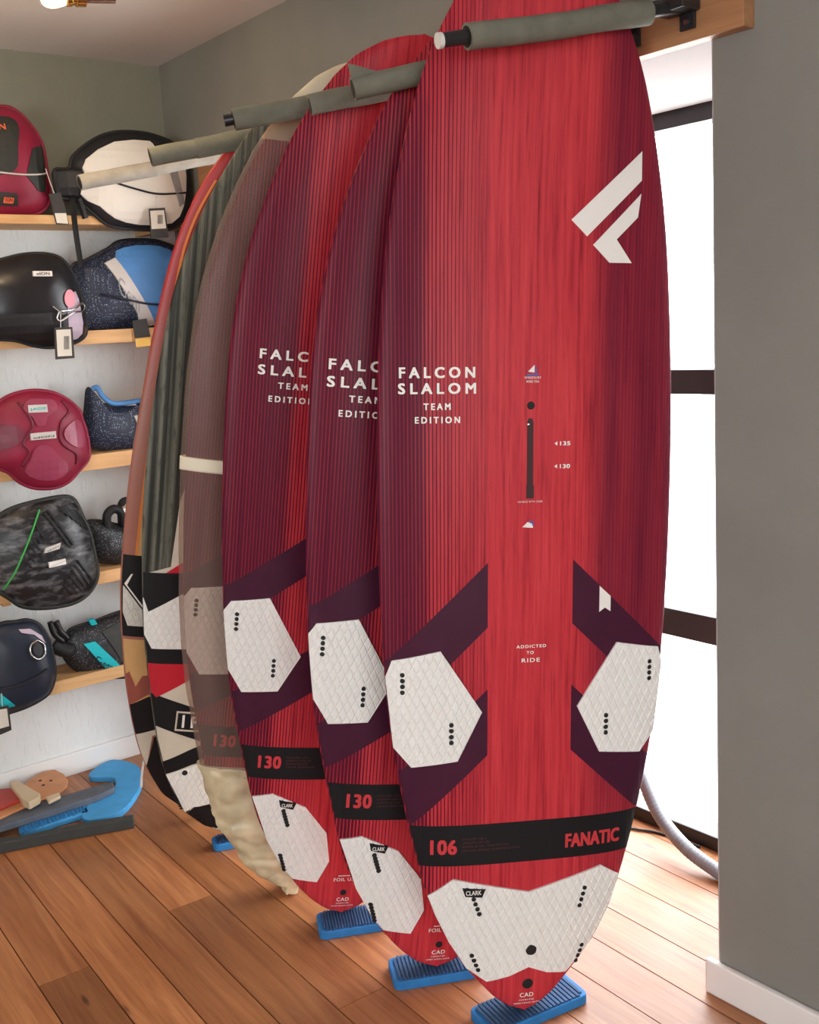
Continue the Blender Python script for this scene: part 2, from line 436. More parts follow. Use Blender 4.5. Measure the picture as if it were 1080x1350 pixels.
# ------------------------------------------------------------------ windsurf boards
def interp(T, b):
    return float(np.interp(b, [t[0] for t in T], [t[1] for t in T]))
class Hull:
    """local x = across, z = along from the tail, -y = out of the deck"""
    def __init__(s, outline, length, scoop=0.10, deck=0.034, belly=0.078):
        bb = np.linspace(0, length, 400); ww = np.interp(bb, [t[0] for t in outline], [t[1] for t in outline])
        core = (bb > 0.15) & (bb < length-0.12)
        k = np.ones(25)/25; sm = np.convolve(np.pad(ww, 12, mode='edge'), k, 'valid')
        ww = np.where(core, sm, ww); s.bb, s.ww, s.L, s.scoop, s.deck, s.belly = bb, ww, length, scoop, deck, belly
    def w(s, b): return max(0.004, float(np.interp(b, s.bb, s.ww)))
    def tk(s, b): return float(np.interp(b, [0, 0.1, 0.5, 1.6, 2.0, s.L], [0.42, 0.6, 1.0, 1.0, 0.72, 0.25]))
    def rocker(s, b): return s.scoop*max(0.0, (b-1.5)/0.8)**2 - 0.02
    def top(s, a, b):
        q = min(abs(a)/s.w(b), 0.9995); return s.rocker(b) + s.deck*s.tk(b)*(1-q**3.2)**0.62
    def surf(s, a, b, off=0.0):
        b = min(max(b, 0.004), s.L-0.004); lim = 0.992*s.w(b); a = max(-lim, min(lim, a)); e = 0.004
        dha = (s.top(a+e, b)-s.top(a-e, b))/(2*e); dha = max(-1.3, min(1.3, dha))
        dhb = (s.top(a, b+e)-s.top(a, b-e))/(2*e); dhb = max(-0.6, min(0.6, dhb))
        n = Vector((-dha, 1, -dhb)).normalized()
        return Vector((a+off*n.x, -(s.top(a, b)+off*n.y), b+off*n.z))
    def mesh(s, nb=120, ns=44, b0=0.0, b1=None, grow=0.0, fn=None):
        b1 = s.L if b1 is None else b1
        bm = bmesh.new(); rings = []
        for i in range(nb+1):
            t = 0.5-0.5*math.cos(math.pi*i/nb); b = b0+(b1-b0)*t
            bc = min(max(b, 0.0), s.L); w = s.w(bc); k = s.tk(bc); ring = []
            for j in range(2*ns):
                ph = -math.pi/2+math.pi*(j % ns)/ns if j < ns else math.pi/2-math.pi*(j % ns)/ns
                q = math.sin(ph); aq = min(abs(q), 1.0)
                h = s.deck*k*(1-aq**3.2)**0.62 if j < ns else -s.belly*k*(1-aq**4)**0.5
                c = Vector((q*(w+grow), -(s.rocker(bc)+h+(grow if j < ns else -grow)*(1-aq**8)), b))
                if fn: c = fn(c, q, b, j < ns)
                ring.append(bm.verts.new(c))
            rings.append(ring)
        for i in range(nb):
            for j in range(2*ns):
                bm.faces.new((rings[i][j], rings[i][(j+1) % (2*ns)], rings[i+1][(j+1) % (2*ns)], rings[i+1][j]))
        bm.faces.new(rings[0][::-1]); bm.faces.new(rings[-1])
        bmesh.ops.recalc_face_normals(bm, faces=bm.faces)
        return bm
def pose(x, y, az, lean, side, z=0.03):
    az, lean, side = R(az), R(lean), R(side)
    n = Vector((math.cos(az), math.sin(az), 0)); w = Vector((-math.sin(az), math.cos(az), 0))
    u = (Vector((0, 0, 1)) + n*math.tan(lean) + w*math.tan(side)).normalized()
    w = (w-u*w.dot(u)).normalized(); n = w.cross(u)
    m = Matrix((w, -n, u)).transposed().to_4x4(); m.translation = (x, y, z); return m
def eva_pad(hull, poly, name, mat, parent, h=0.0065, du=0.0185, dv=0.038, groove=0.0028):
    """foam pad with a diamond relief, wrapped over the deck"""
    bm = bmesh.new(); bm.faces.new([bm.verts.new((x, y, 0)) for x, y in poly])
    xs = [p[0] for p in poly]; ys = [p[1] for p in poly]
    for sg in (1, -1):
        no = Vector((1/du, sg/dv, 0)); vals = [p[0]/du+sg*p[1]/dv for p in poly]
        k = math.floor(min(vals))
        while k < max(vals):
            for d in (-0.13, 0.0, 0.13):
                co = no*((k+d)/no.length_squared)
                bmesh.ops.bisect_plane(bm, geom=bm.verts[:]+bm.edges[:]+bm.faces[:], plane_co=co, plane_no=no)
            k += 1
    for v in bm.verts:
        f = []
        for sg in (1, -1):
            t = v.co.x/du+sg*v.co.y/dv; f.append(min(1.0, abs(t-round(t))/0.13))
        v.co.z = h-groove*(1-min(f))
    bmesh.ops.triangulate(bm, faces=bm.faces[:])
    be = [e for e in bm.edges if len(e.link_faces) == 1]
    for e in be:
        for v in e.verts: v.co.z = h*0.8
    r = bmesh.ops.extrude_edge_only(bm, edges=be)
    for q in r['geom']:
        if isinstance(q, bmesh.types.BMVert): q.co.z = -0.001
    return obj(name, lay(bm, hull.surf), mat, parent)
HOLE = {}
def hole(hull, a, b, parent, off, r=0.0055, name='screw_hole'):
    key = round(r, 4)
    if key not in HOLE:
        bm = bmesh.new(); bmesh.ops.create_cone(bm, cap_ends=True, segments=14, radius1=r, radius2=r*0.85, depth=0.0016)
        o = obj(name, bm, M['hole'], parent); HOLE[key] = o
    else: o = inst(name, HOLE[key], parent)
    p = hull.surf(a, b, off); q1 = hull.surf(a+0.004, b, off)-p; q2 = hull.surf(a, b+0.004, off)-p
    n = q1.cross(q2).normalized()
    o.matrix_local = Matrix.Translation(p) @ n.to_track_quat('Z', 'Y').to_matrix().to_4x4()
    return o
def decal(hull, polys, name, mat, parent, off=0.0008, cell=0.014):
    return obj(name, lay(flat_poly(polys, cell, off+0.0006, skirt=-0.002), hull.surf), mat, parent, smooth=False)
def lettering(hull, name, lines, mat, parent, off=0.0012, bold=0.03, spacing=1.25):
    """lines: (text, a0, a1, b0, b1)"""
    bm = join(*[text_flat(t, a0, a1, b0, b1, off, bold, spacing) for t, a0, a1, b0, b1 in lines])
    return obj(name, lay(bm, hull.surf), mat, parent)
def mir(P): return [(-x, y) for x, y in P][::-1]
def clip_in(hull, P, m=0.006):
    return [(max(-(hull.w(b)-m), min(hull.w(b)-m, a)), b) for a, b in P]
def strip_poly(hull, b_lo, b_hi, n=14, inset=0.004):
    bl = [b_lo+(b_hi-b_lo)*i/6 for i in range(7)]
    return [(-(hull.w(b)-inset), b) for b in bl][::-1] + [((hull.w(b)-inset), b) for b in bl]

OUT106 = [(0, .0), (.004, .022), (.011, .042), (.035, .072), (.067, .100), (.11, .135), (.16, .168), (.255, .214), (.362, .245), (.466, .268), (.59, .292), (.71, .309), (.87, .321), (1.06, .328), (1.22, .329), (1.35, .328), (1.45, .325), (1.605, .317), (1.76, .302), (1.9, .277), (2.04, .242), (2.11, .216), (2.18, .182), (2.24, .142), (2.28, .095), (2.3, .05), (2.305, .0)]
OUT130 = [(0, .0), (.004, .028), (.012, .052), (.037, .085), (.07, .118), (.12, .158), (.21, .216), (.255, .236), (.33, .264), (.44, .291), (.55, .319), (.65, .341), (.83, .366), (1.04, .382), (1.25, .391), (1.45, .393), (1.6, .384), (1.76, .358), (1.86, .33), (1.96, .296), (2.05, .258), (2.13, .205), (2.19, .15), (2.225, .095), (2.243, .045), (2.25, .0)]
OUTG = [(0, .0), (.006, .03), (.02, .065), (.05, .118), (.1, .178), (.222, .246), (.35, .28), (.546, .316), (.711, .341), (.93, .357), (1.05, .361), (1.154, .362), (1.353, .353), (1.512, .338), (1.666, .320), (1.763, .297), (1.893, .261), (1.991, .220), (2.086, .176), (2.149, .135), (2.18, .09), (2.2, .04), (2.205, 0)]
OUT6 = [(0, .0), (.006, .03), (.03, .085), (.077, .144), (.193, .215), (.33, .26), (.488, .295), (.666, .321), (.764, .331), (.901, .336), (1.05, .335), (1.176, .332), (1.355, .319), (1.522, .304), (1.684, .286), (1.812, .267), (1.932, .237), (2.044, .196), (2.127, .144), (2.165, .12), (2.2, .08), (2.225, .035), (2.232, 0)]
H106, H130, HG, H6 = Hull(OUT106, 2.305, 0.08), Hull(OUT130, 2.25, 0.10), Hull(OUTG, 2.205, 0.10), Hull(OUT6, 2.232, 0.10)
BGRP = 'boards standing in the wall rack'

# --- the 106 board
b1 = tag(empty('windsurf_board', mat=pose(2.2215, -.4107, -28.5, -1.5, 3.2)), 'red pinstriped windsurf board with 106 on its black band', 'windsurf board', BGRP)
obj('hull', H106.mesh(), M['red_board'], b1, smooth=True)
def chevrons(hull, inner, T, parent):
    for sg in (-1, 1):
        for top, bot, sl in T:
            As = [inner+(0.5-inner)*i/30 for i in range(31)]
            up, lo = [], []
            for A in As:
                for arr, b0 in ((up, top), (lo, bot)):
                    b = b0-sl*(A-inner)
                    if A < hull.w(b)-0.004: arr.append((A, b))
            # follow the rail between the two end points
            bs, be = up[-1][1], lo[-1][1]
            rail = [(hull.w(bs+(be-bs)*i/10)-0.004, bs+(be-bs)*i/10) for i in range(11)]
            P = up + rail + lo[::-1]
            P = [(sg*a, b) for a, b in P]
            if sg < 0: P = P[::-1]
            decal(hull, [P], 'chevron_print', M['plum'], parent, off=0.0006)
chevrons(H106, 0.0955, ((1.058, .916, .97), (.777, .628, .95)), b1)
decal(H106, [strip_poly(H106, .372, .468)], 'band_print', M['black_print'], b1, off=0.0011)
lettering(H106, 'number_lettering', [('106', -.221, -.162, .400, .436)], M['red_print'], b1, off=0.0022, bold=0.05, spacing=1.1)
lettering(H106, 'maker_lettering', [('FANATIC', .087, .219, .396, .430)], M['red_print'], b1, off=0.0022, bold=0.05, spacing=1.05)
lettering(H106, 'small_print', [('VOLUME 106 L', -.150, -.095, .433, .438), ('LENGTH 229 CM', -.150, -.090, .424, .429), ('WIDTH 68 CM / TEAM EDITION', -.150, -.045, .415, .420), ('FIN SAIL RANGE CONSTRUCTION', -.150, -.020, .406, .411)], M['dim_print'], b1, off=0.0022, bold=0.01)
lettering(H106, 'title_lettering', [('FALCON', -.283, -.124, 1.452, 1.475), ('SLALOM', -.285, -.122, 1.419, 1.442), ('TEAM', -.233, -.176, 1.386, 1.400), ('EDITION', -.251, -.156, 1.358, 1.372)], M['white_print'], b1, bold=0.045, spacing=1.55)
lettering(H106, 'motto_lettering', [('ADDICTED', -.031, .036, .866, .873), ('TO', -.008, .008, .852, .859), ('RIDE', -.019, .022, .834, .843)], M['white_print'], b1, bold=0.03)
logo = decal(H106, [[(.231, 1.917), (.079, 1.776), (.114, 1.743), (.233, 1.859)], [(.233, 1.832), (.128, 1.726), (.165, 1.690), (.216, 1.690), (.180, 1.738), (.227, 1.784)]], 'logo_print', M['white_print'], b1, cell=0.025)
decal(H106, [[(.157, .997), (.183, .973), (.183, .939), (.170, .948), (.157, .939)]], 'ribbon_sticker', M['white_print'], b1, off=0.002)
st = decal(H106, [[(-.010, 1.464), (.004, 1.478), (.004, 1.462)]], 'sail_sticker', M['white_print'], b1)
decal(H106, [[(.006, 1.478), (.010, 1.462), (.006, 1.460)], [(-.013, 1.459), (.013, 1.460), (.013, 1.456), (-.013, 1.455)]], 'sail_print', M['blue_print'], st)
lettering(H106, 'sticker_lettering', [('WINDSURF', -.018, .018, 1.449, 1.454), ('WORLD TOUR', -.014, .014, 1.441, 1.446)], M['white_print'], st, bold=0.01)
st = decal(H106, [[(-.020, 1.133), (-.008, 1.144), (.002, 1.140), (.004, 1.131)]], 'fin_sticker', M['white_print'], b1)
decal(H106, [[(-.006, 1.146), (.003, 1.146), (.007, 1.134), (.003, 1.136)]], 'fin_print', M['blue_print'], st)
lettering(H106, 'track_lettering', [('HANDLE WITH CARE', -.030, .024, 1.186, 1.190)], M['white_print'], b1, bold=0.0)
for t_, b_ in (('135', 1.307), ('130', 1.258)):
    lettering(H106, 'scale_lettering', [(t_, .062, .085, b_, b_+.009)], M['white_print'], b1, bold=0.05, spacing=1.05)
    decal(H106, [[(.050, b_+.0045), (.056, b_+.009), (.056, b_)]], 'scale_arrow', M['white_print'], b1)
tr = decal(H106, [[(-.0115, 1.195), (.0045, 1.195), (.0045, 1.222), (.0025, 1.225), (.0025, 1.358), (-.001, 1.366), (-.008, 1.366), (-.0105, 1.358), (-.0105, 1.225), (-.0115, 1.222)]], 'mast_track', M['slot'], b1, off=0.0012)
decal(H106, [[(-.0105, 1.352), (-.0065, 1.352), (-.0065, 1.355), (-.0105, 1.355)]], 'track_nut', M['chrome'], tr, off=0.0018)
hole(H106, -.003, 1.393, b1, 0.001, r=0.0085, name='vent_screw')
PAD106 = [(-.199, .868), (-.302, .848), (-.322, .812), (-.310, .651), (-.262, .607), (-.162, .619), (-.108, .728)]
for sg in (-1, 1):
    P = clip_in(H106, PAD106, 0.003)
    if sg > 0: P = mir(P)
    pd = eva_pad(H106, P, 'foot_pad', M['eva'], b1)
    for a, b in [(.280, .817-.013*i) for i in range(4)]+[(.176, .7025-.0133*i) for i in range(4)]:
        hole(H106, sg*a, b, pd, 0.0068)
TAIL106 = [(-.234, .300), (-.170, .341), (.004, .298), (.175, .344), (.222, .312), (.203, .240), (.162, .155), (.096, .087), (.05, .094), (.006, .112), (-.04, .094), (-.090, .083), (-.135, .118), (-.180, .185), (-.213, .250)]
tp = eva_pad(H106, clip_in(H106, TAIL106, 0.004), 'tail_pad', M['eva'], b1)
for x0, y0, x1, y1, n in ((-.124, .292, -.111, .255, 4), (.135, .295, .124, .253, 4), (-.125, .152, -.110, .115, 4), (.133, .150, .120, .112, 4)):
    for i in range(n): hole(H106, x0+(x1-x0)*i/(n-1), y0+(y1-y0)*i/(n-1), tp, 0.0068)
hole(H106, .011, .155, tp, 0.0068, r=0.013, name='plug_hole')
bd = decal(H106, [[(-.150, .321), (-.098, .315), (-.105, .296), (-.143, .300)]], 'badge', M['black_print'], tp, off=0.0074)
lettering(H106, 'badge_lettering', [('CLARK', -.142, -.107, .303, .314)], M['white_print'], bd, off=0.0082, bold=0.02, spacing=1.0)
hole(H106, .006, .067, b1, 0.001, r=0.013, name='plug_hole')
lettering(H106, 'tail_lettering', [('CAD', -.012, .020, .034, .045), ('COMPUTER', -.014, .022, .025, .0285), ('AIDED DESIGN SHAPE', -.026, .034, .017, .0205)], M['white_print'], b1, bold=0.02, spacing=1.1)

# --- the 130 boards: one built, two copies
b2 = tag(empty('windsurf_board', mat=pose(1.953, -.45, -25, .9, 7.2)), 'red windsurf board numbered 130, leaning directly behind the 106 board', 'windsurf board', BGRP)
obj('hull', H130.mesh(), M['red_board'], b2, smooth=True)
chevrons(H130, 0.11, ((1.10, .997, .72), (.785, .66, .66)), b2)
decal(H130, [strip_poly(H130, .402, .492)], 'band_print', M['black_print'], b2, off=0.0011)
lettering(H130, 'number_lettering', [('130', -.256, -.197, .432, .468)], M['red_print'], b2, off=0.0022, bold=0.05, spacing=1.1)
lettering(H130, 'maker_lettering', [('FANATIC', .100, .240, .430, .466)], M['red_print'], b2, off=0.0022, bold=0.05, spacing=1.05)
lettering(H130, 'small_print', [('VOLUME 130 L', -.185, -.125, .462, .467), ('LENGTH 229 CM', -.185, -.12, .453, .458), ('WIDTH 81 CM', -.185, -.13, .444, .449), ('TEAM EDITION', -.185, -.11, .435, .440)], M['dim_print'], b2, off=0.0022, bold=0.01)
def title130(root, da, db):
    lettering(H130, 'title_lettering', [(t_, x0+da, x1+da, y0+db, y1+db) for t_, x0, x1, y0, y1 in (('FALCON', -.337, -.142, 1.472, 1.496), ('SLALOM', -.339, -.140, 1.434, 1.458), ('TEAM', -.289, -.218, 1.403, 1.418), ('EDITION', -.310, -.200, 1.370, 1.385))], M['white_print'], root, bold=0.045, spacing=1.55)
PAD130 = [(-.256, .894), (-.350, .880), (-.366, .853), (-.349, .70), (-.310, .641), (-.22, .648), (-.168, .742)]
for sg in (-1, 1):
    P = clip_in(H130, PAD130, 0.002)
    if sg > 0: P = mir(P)
    pd = eva_pad(H130, P, 'foot_pad', M['eva'], b2)
    for a, b in [(.333, .848-.013*i) for i in range(4)]+[(.235, .730-.0133*i) for i in range(4)]:
        hole(H130, sg*a, b, pd, 0.0068)
TAIL130 = [(-.262, .348), (-.213, .36), (-.124, .322), (-.062, .245), (-.048, .162), (-.076, .1), (-.140, .108), (-.175, .139), (-.222, .22)]
for sg in (-1, 1):
    P = clip_in(H130, TAIL130, 0.003)
    if sg > 0: P = mir(P)
    tp = eva_pad(H130, P, 'tail_pad', M['eva'], b2)
    for x0, y0, x1, y1 in ((.181, .313, .168, .272), (.178, .180, .163, .135)):
        for i in range(6): hole(H130, sg*(x0+(x1-x0)*i/5), y0+(y1-y0)*i/5, tp, 0.0068, r=0.0062)
    if sg < 0:
        bd = decal(H130, [[(-.195, .345), (-.150, .335), (-.157, .318), (-.190, .325)]], 'badge', M['black_print'], tp, off=0.0074)
        lettering(H130, 'badge_lettering', [('CLARK', -.187, -.158, .325, .335)], M['white_print'], bd, off=0.0082, bold=0.02, spacing=1.0)
hole(H130, 0, .062, b2, 0.001, r=0.009, name='plug_hole')
lettering(H130, 'tail_lettering', [('FOIL USE', -.030, .034, .098, .108), ('CAD', -.017, .017, .036, .047), ('COMPUTER', -.018, .018, .028, .0315), ('AIDED DESIGN SHAPE', -.03, .03, .020, .0235)], M['white_print'], b2, bold=0.02, spacing=1.1)
decal(H130, [[(-.018, .113), (.03, .113), (.03, .1145), (-.018, .1145)]], 'tail_line', M['white_print'], b2)
bpy.context.view_layer.update()
title130(b2, -.019, -.017)
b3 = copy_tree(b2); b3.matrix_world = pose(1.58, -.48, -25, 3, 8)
for ch in list(b3.children):
    if ch.name.startswith('title_l'): bpy.data.objects.remove(ch)
title130(b3, .018, .016)
tag(b3, 'red windsurf board numbered 130, leaning beside the plastic-wrapped board')
bw = copy_tree(b2); bw.matrix_world = pose(1.348, -.5, -22, 4, 9.3)
tag(bw, 'windsurf board wrapped in hazy clear plastic with a white tape strap')
for ch in list(bw.children):
    if ch.name.startswith(('tail_l', 'plug', 'title_l')): bpy.data.objects.remove(ch)
def wrinkle(amp, sx, sz, creases=()):
    def fn(c, q, b, deck):
        v = noise.noise(Vector((c.x*sx, c.y*sx, b*sz)))*amp + noise.noise(Vector((c.x*sx*3, c.y*sx*3+4, b*sz*3)))*amp*0.4
        s = 1 if deck else -1
        for q0, sl, hgt in creases:
            v = abs(v)+hgt*math.exp(-((q-q0-sl*(b-0.6))/0.022)**2)*max(0.0, 1-abs(b-0.6)/0.75)
        return Vector((c.x+v*q*0.7, c.y-s*abs(v), c.z))
    return fn
obj('plastic_bag', H130.mesh(120, 70, b0=0.05, b1=2.12, grow=0.0115, fn=wrinkle(0.004, 14, 2.5, ((-.60, -.05, .010), (-.48, .10, .008), (-.80, .03, .006)))), M['film'], bw, smooth=True)
obj('bag_bottom', H130.mesh(90, 46, b0=-0.022, b1=0.37, grow=0.018, fn=wrinkle(0.020, 13, 14)), M['crumple'], bw, smooth=True)['label'] = 'crumpled cloudy plastic gathered round the tail'
obj('nose_wrap', H130.mesh(30, 26, b0=2.03, b1=2.252, grow=0.009, fn=wrinkle(0.004, 14, 8)), M['cream'], bw, smooth=True)['label'] = 'cream foam wrapped over the nose'
obj('tape_strap', H130.mesh(4, 30, b0=1.194, b1=1.228, grow=0.015), M['tape'], bw, smooth=True)['label'] = 'white tape strap'

# --- grey streaked board
bg_ = tag(empty('windsurf_board', mat=pose(.98, -.46, -15, 6, 8)), 'grey streaked windsurf board with black, red and white tail graphics', 'windsurf board', BGRP)
obj('hull', HG.mesh(), M['grey_board'], bg_, smooth=True)
E = lambda b: -(HG.w(b)-0.004)
def rail_edge(H, b0, b1, n=8): return [(-(H.w(b0+(b1-b0)*i/n)-0.004), b0+(b1-b0)*i/n) for i in range(n+1)]
def g_dec(H, root, name, mat, b0, b1, inner, off):
    """print bounded by the left rail between b0 (high) and b1 (low) and by inner points"""
    return decal(H, [rail_edge(H, b0, b1) + inner], name, mat, root, off=off)
ci = -.02
g_dec(HG, bg_, 'bone_print', M['bone_flat'], .875, .03, [(ci, .02), (ci, 1.35), (-.215, 1.25), (-.262, 1.1), (-.276, .90)][::1], 0.0006)
decal(HG, [[(-.290, .880), (-.252, .908), (ci, 1.05), (ci, .880)]], 'red_print', M['red_flat'], bg_, off=0.0010)
g_dec(HG, bg_, 'black_print', M['black_print'], .880, .60, [(ci, .60), (ci, .885)], 0.0014)
P = [(-.352, .803), (-.329, .761), (-.246, .813), (-.05, .93), (-.05, .648), (-.313, .648), (-.344, .69)]
eva_pad(HG, clip_in(HG, P, 0.003), 'foot_pad', M['eva'], bg_)
g_dec(HG, bg_, 'red_print', M['red_flat'], .600, .508, [(-.29, .492), (ci, .66), (ci, .600)], 0.0018)
g_dec(HG, bg_, 'black_print', M['black_print'], .505, .398, [(ci, .295), (ci, .40)], 0.0014)
g_dec(HG, bg_, 'black_print', M['black_print'], .278, .236, [(-.172, .267), (ci, .31), (ci, .39), (-.183, .317)], 0.0014)
P = [(-.262, .234), (-.169, .262), (-.04, .295), (-.04, .14), (-.136, .124), (-.154, .122), (-.196, .103)]
tp = eva_pad(HG, clip_in(HG, P, 0.004), 'tail_pad', M['eva'], bg_)
for i in range(6): hole(HG, -.218+.012*i/5, .158-.04*i/5, tp, 0.0068, r=0.006)
hole(HG, -.19, .243, tp, 0.0068, r=0.009)
g_dec(HG, bg_, 'black_print', M['black_print'], .096, .045, [(ci, .03), (ci, .15), (-.136, .120), (-.152, .119)], 0.0020)
fr = decal(HG, [[(-.229, .449), (-.10, .435), (-.10, .372), (-.231, .384)]], 'emblem_frame', M['bone_flat'], bg_, off=0.0022)
decal(HG, [[(-.224, .443), (-.105, .430), (-.105, .378), (-.226, .390)]], 'emblem_field', M['black_print'], fr, off=0.0028)
lettering(HG, 'emblem_lettering', [('I', -.211, -.204, .394, .436), ('P', -.185, -.160, .392, .430)], M['white_print'], fr, off=0.0036, bold=0.04, spacing=1.0)

# --- tan and rust board
b6 = tag(empty('windsurf_board', mat=pose(.74, -.46, -15, 8, 9)), 'tan and rust windsurf board with orange pinline and black-edged pads', 'windsurf board', BGRP)
obj('hull', H6.mesh(), M['rust_board'], b6, smooth=True)
ci = -.02
path = [(-.170, 2.03), (-.209, 1.936), (-.237, 1.826), (-.253, 1.673), (-.272, 1.494), (-.280, 1.358), (-.290, 1.126), (-.294, .984), (-.295, .905)]
path = [(v.x, v.y) for v in smooth_path([(a, b, 0) for a, b in path], 4)]
decal(H6, [[(a-.0035, b) for a, b in path] + [(a+.0035, b) for a, b in path][::-1]], 'pinline', M['orange_line'], b6, off=0.0008)
decal(H6, [[(a+.004, b) for a, b in path[24:]] + [(ci, .905), (ci, 1.3)]], 'tan_print', M['tan_flat'], b6, off=0.0006)
g_dec(H6, b6, 'black_print', M['black_print'], .905, .640, [(ci, .64), (ci, .905)], 0.0010)
pd = eva_pad(H6, clip_in(H6, [(-.327, .806), (-.318, .800), (-.262, .728), (-.05, .70), (-.05, .675), (-.302, .677), (-.326, .72)], 0.008), 'foot_pad', M['eva_grey'], b6)
decal(H6, [[(-.322, .812), (-.305, .845), (-.300, .845), (-.314, .808), (-.262, .742), (-.262, .735)]], 'white_print', M['white_print'], b6, off=0.0016)
g_dec(H6, b6, 'tan_print', M['tan_flat'], .630, .30, [(ci, .30), (ci, .63)], 0.0008)
g_dec(H6, b6, 'rust_print', M['rust_flat'], .510, .405, [(-.225, .442), (ci, .50), (ci, .55), (-.246, .508), (-.262, .470), (-.285, .522)], 0.0012)
g_dec(H6, b6, 'black_print', M['black_print'], .405, .300, [(ci, .38), (ci, .47), (-.222, .436)], 0.0014)
g_dec(H6, b6, 'bone_print', M['bone_flat'], .298, .185, [(-.196, .297), (ci, .38), (-.200, .318)], 0.0010)
g_dec(H6, b6, 'black_print', M['black_print'], .185, .03, [(ci, .03), (ci, .38), (-.19, .292)], 0.0016)

# ------------------------------------------------------------------ foam blocks under the tails
def rib_block(loc, az, L, Wd, hgt, label, mat_a, mat_b, ribs=22):
    m = Matrix.Translation(loc) @ Matrix.Rotation(R(az), 4, 'Z')
    e = tag(empty('foam_block', mat=m), label, 'foam block', 'blue foam blocks under the boards')
    r = 0.018; P = []
    for cx, cy, a0 in ((L/2-r, Wd/2-r, 0), (-L/2+r, Wd/2-r, 90), (-L/2+r, -Wd/2+r, 180), (L/2-r, -Wd/2+r, 270)):
        for k in range(5): P.append((cx+r*math.cos(R(a0+k*22.5)), cy+r*math.sin(R(a0+k*22.5))))
    obj('base', prism(P, 0.0, hgt-0.004, bevel=0.003), mat_a, e)
    bm = bmesh.new()
    for i in range(ribs):
        x = -L/2+0.012+(L-0.024)*(i+0.5)/ribs; d = (L-0.024)/ribs*0.32
        ins = 0.004 if abs(x) < L/2-0.02 else 0.012
        box(bm, x-d, x+d, -Wd/2+ins, Wd/2-ins, hgt-0.006, hgt)
    tag(obj('ribs', bm, mat_b, e), kind='stuff')
    return e
M['blue_foam'] = plain('blue_foam', srgb(38, 120, 185), 0.7, var=0.12, scale=30, bump=0.2)
M['blue_dark'] = plain('dark_blue_rib_foam', srgb(42, 78, 118), 0.75, var=0.25, scale=18, bump=0.2)
M['blue_light'] = plain('bright_blue_foam', srgb(70, 160, 220), 0.75, var=0.08, scale=22, bump=0.35)
rib_block((2.195, -.372, 0), 80, .27, .11, .028, 'ribbed blue foam block under the tail of the 106 board', M['blue_foam'], M['blue_dark'])
rib_block((1.93, -.43, 0), 62, .24, .11, .028, 'ribbed blue foam block under the 130 board behind the 106 board', M['blue_foam'], M['blue_dark'])
rib_block((1.61, -.46, 0), 62, .20, .105, .028, 'ribbed blue foam block under the 130 board beside the wrapped board', M['blue_foam'], M['blue_dark'])
rib_block((.96, -.45, 0), 70, .17, .07, .028, 'small blue foam block under the grey streaked board', M['blue_foam'], M['blue_dark'])

# ------------------------------------------------------------------ rack: batten and padded arms
tag(obj('timber_batten', boxes((0.30, 2.557, -0.036, 0.0, 2.136, 2.236), bevel=0.002), M['batten']), 'long brown timber batten screwed to the grey wall above the window', 'batten')
def arm(tip, root, bare, foam, label, mat, sleeves, flap=False, r=0.023, cap=True):
    tip, root = Vector(tip), Vector(root); d = (root-tip); L = d.length; t = d/L
    e = tag(empty('rack_arm', root), label, 'rack arm', 'padded arms of the board rack'); loc = lambda s: tip+t*s-root
    obj('steel_bar', tube([loc(0), loc(L)], 0.0135, 14), M['steel_black'], e, angle=40)
    if cap: obj('end_cap', tube([loc(-0.006), loc(0.003)], 0.0145, 14), M['cap_white'], e, angle=40)
    dn = Vector((0, 0, -1)); dn = (dn-t*dn.dot(t)).normalized(); sd = t.cross(dn)
    for i, (s0, s1, k) in enumerate(sleeves):
        n = max(4, int((s1-s0)/0.02)); pts = []; rr = []
        for j in range(n+1):
            s = s0+(s1-s0)*j/n; wob = noise.noise(Vector((s*9+i*3, tip.x*5, 1)))*0.003
            pts.append(loc(s)+dn*(0.002+wob)); rr.append(r*k*(1+0.05*noise.noise(Vector((s*14, i, tip.x)))))
        sl = obj('foam_sleeve', tube(pts, rr, 18), mat, e, angle=50)
        fx = [loc(s0+(s1-s0)*j/n)+dn*(0.002+noise.noise(Vector(((s0+(s1-s0)*j/n)*9+i*3, tip.x*5, 1)))*0.003) + (dn*0.72+sd*0.64)*(rr[j]*0.93) for j in range(n+1)]
        obj('slit', tube(fx, 0.0032, 6), M['slit'], sl)
        obj('sleeve_end', tube([pts[0]-t*0.0006, pts[0]+t*0.001], rr[0]*0.8, 14), M['slit'], sl)
        if flap and i == 0:
            bm = bmesh.new(); c = pts[0]; up = -dn
            q = [c+up*rr[0]*0.7-sd*0.012, c+up*(rr[0]+0.022)-sd*0.016, c+t*0.055+up*rr[0]*0.98, c+t*0.05+up*rr[0]*0.6-sd*0.012]
            v = [bm.verts.new(p-sd*0.006) for p in q]+[bm.verts.new(p+sd*0.006) for p in q]
            bm.faces.new(v[:4]); bm.faces.new(v[4:][::-1])
            for k2 in range(4): bm.faces.new((v[k2], v[4+k2], v[4+(k2+1) % 4], v[(k2+1) % 4]))
            bmesh.ops.recalc_face_normals(bm, faces=bm.faces); obj('foam_flap', bm, mat, sl)
    pl = obj('wall_plate', boxes((-0.018, 0.018, 0.0, 0.008, -0.045, 0.045), bevel=0.002), M['steel_black'], e)
    for z in (-0.03, 0.03):
        bm = tube([(0, -0.003, z), (0, 0.004, z)], 0.006, 10); obj('bolt', bm, M['chrome'], pl)
    return e
A1 = arm((2.272, -.567, 2.116), (2.43, -.046, 2.203), .05, 0, 'grey foam padded rack arm across the nose of the 106 board', M['foam_grey'], [(0.055, 0.46, 1.05)])
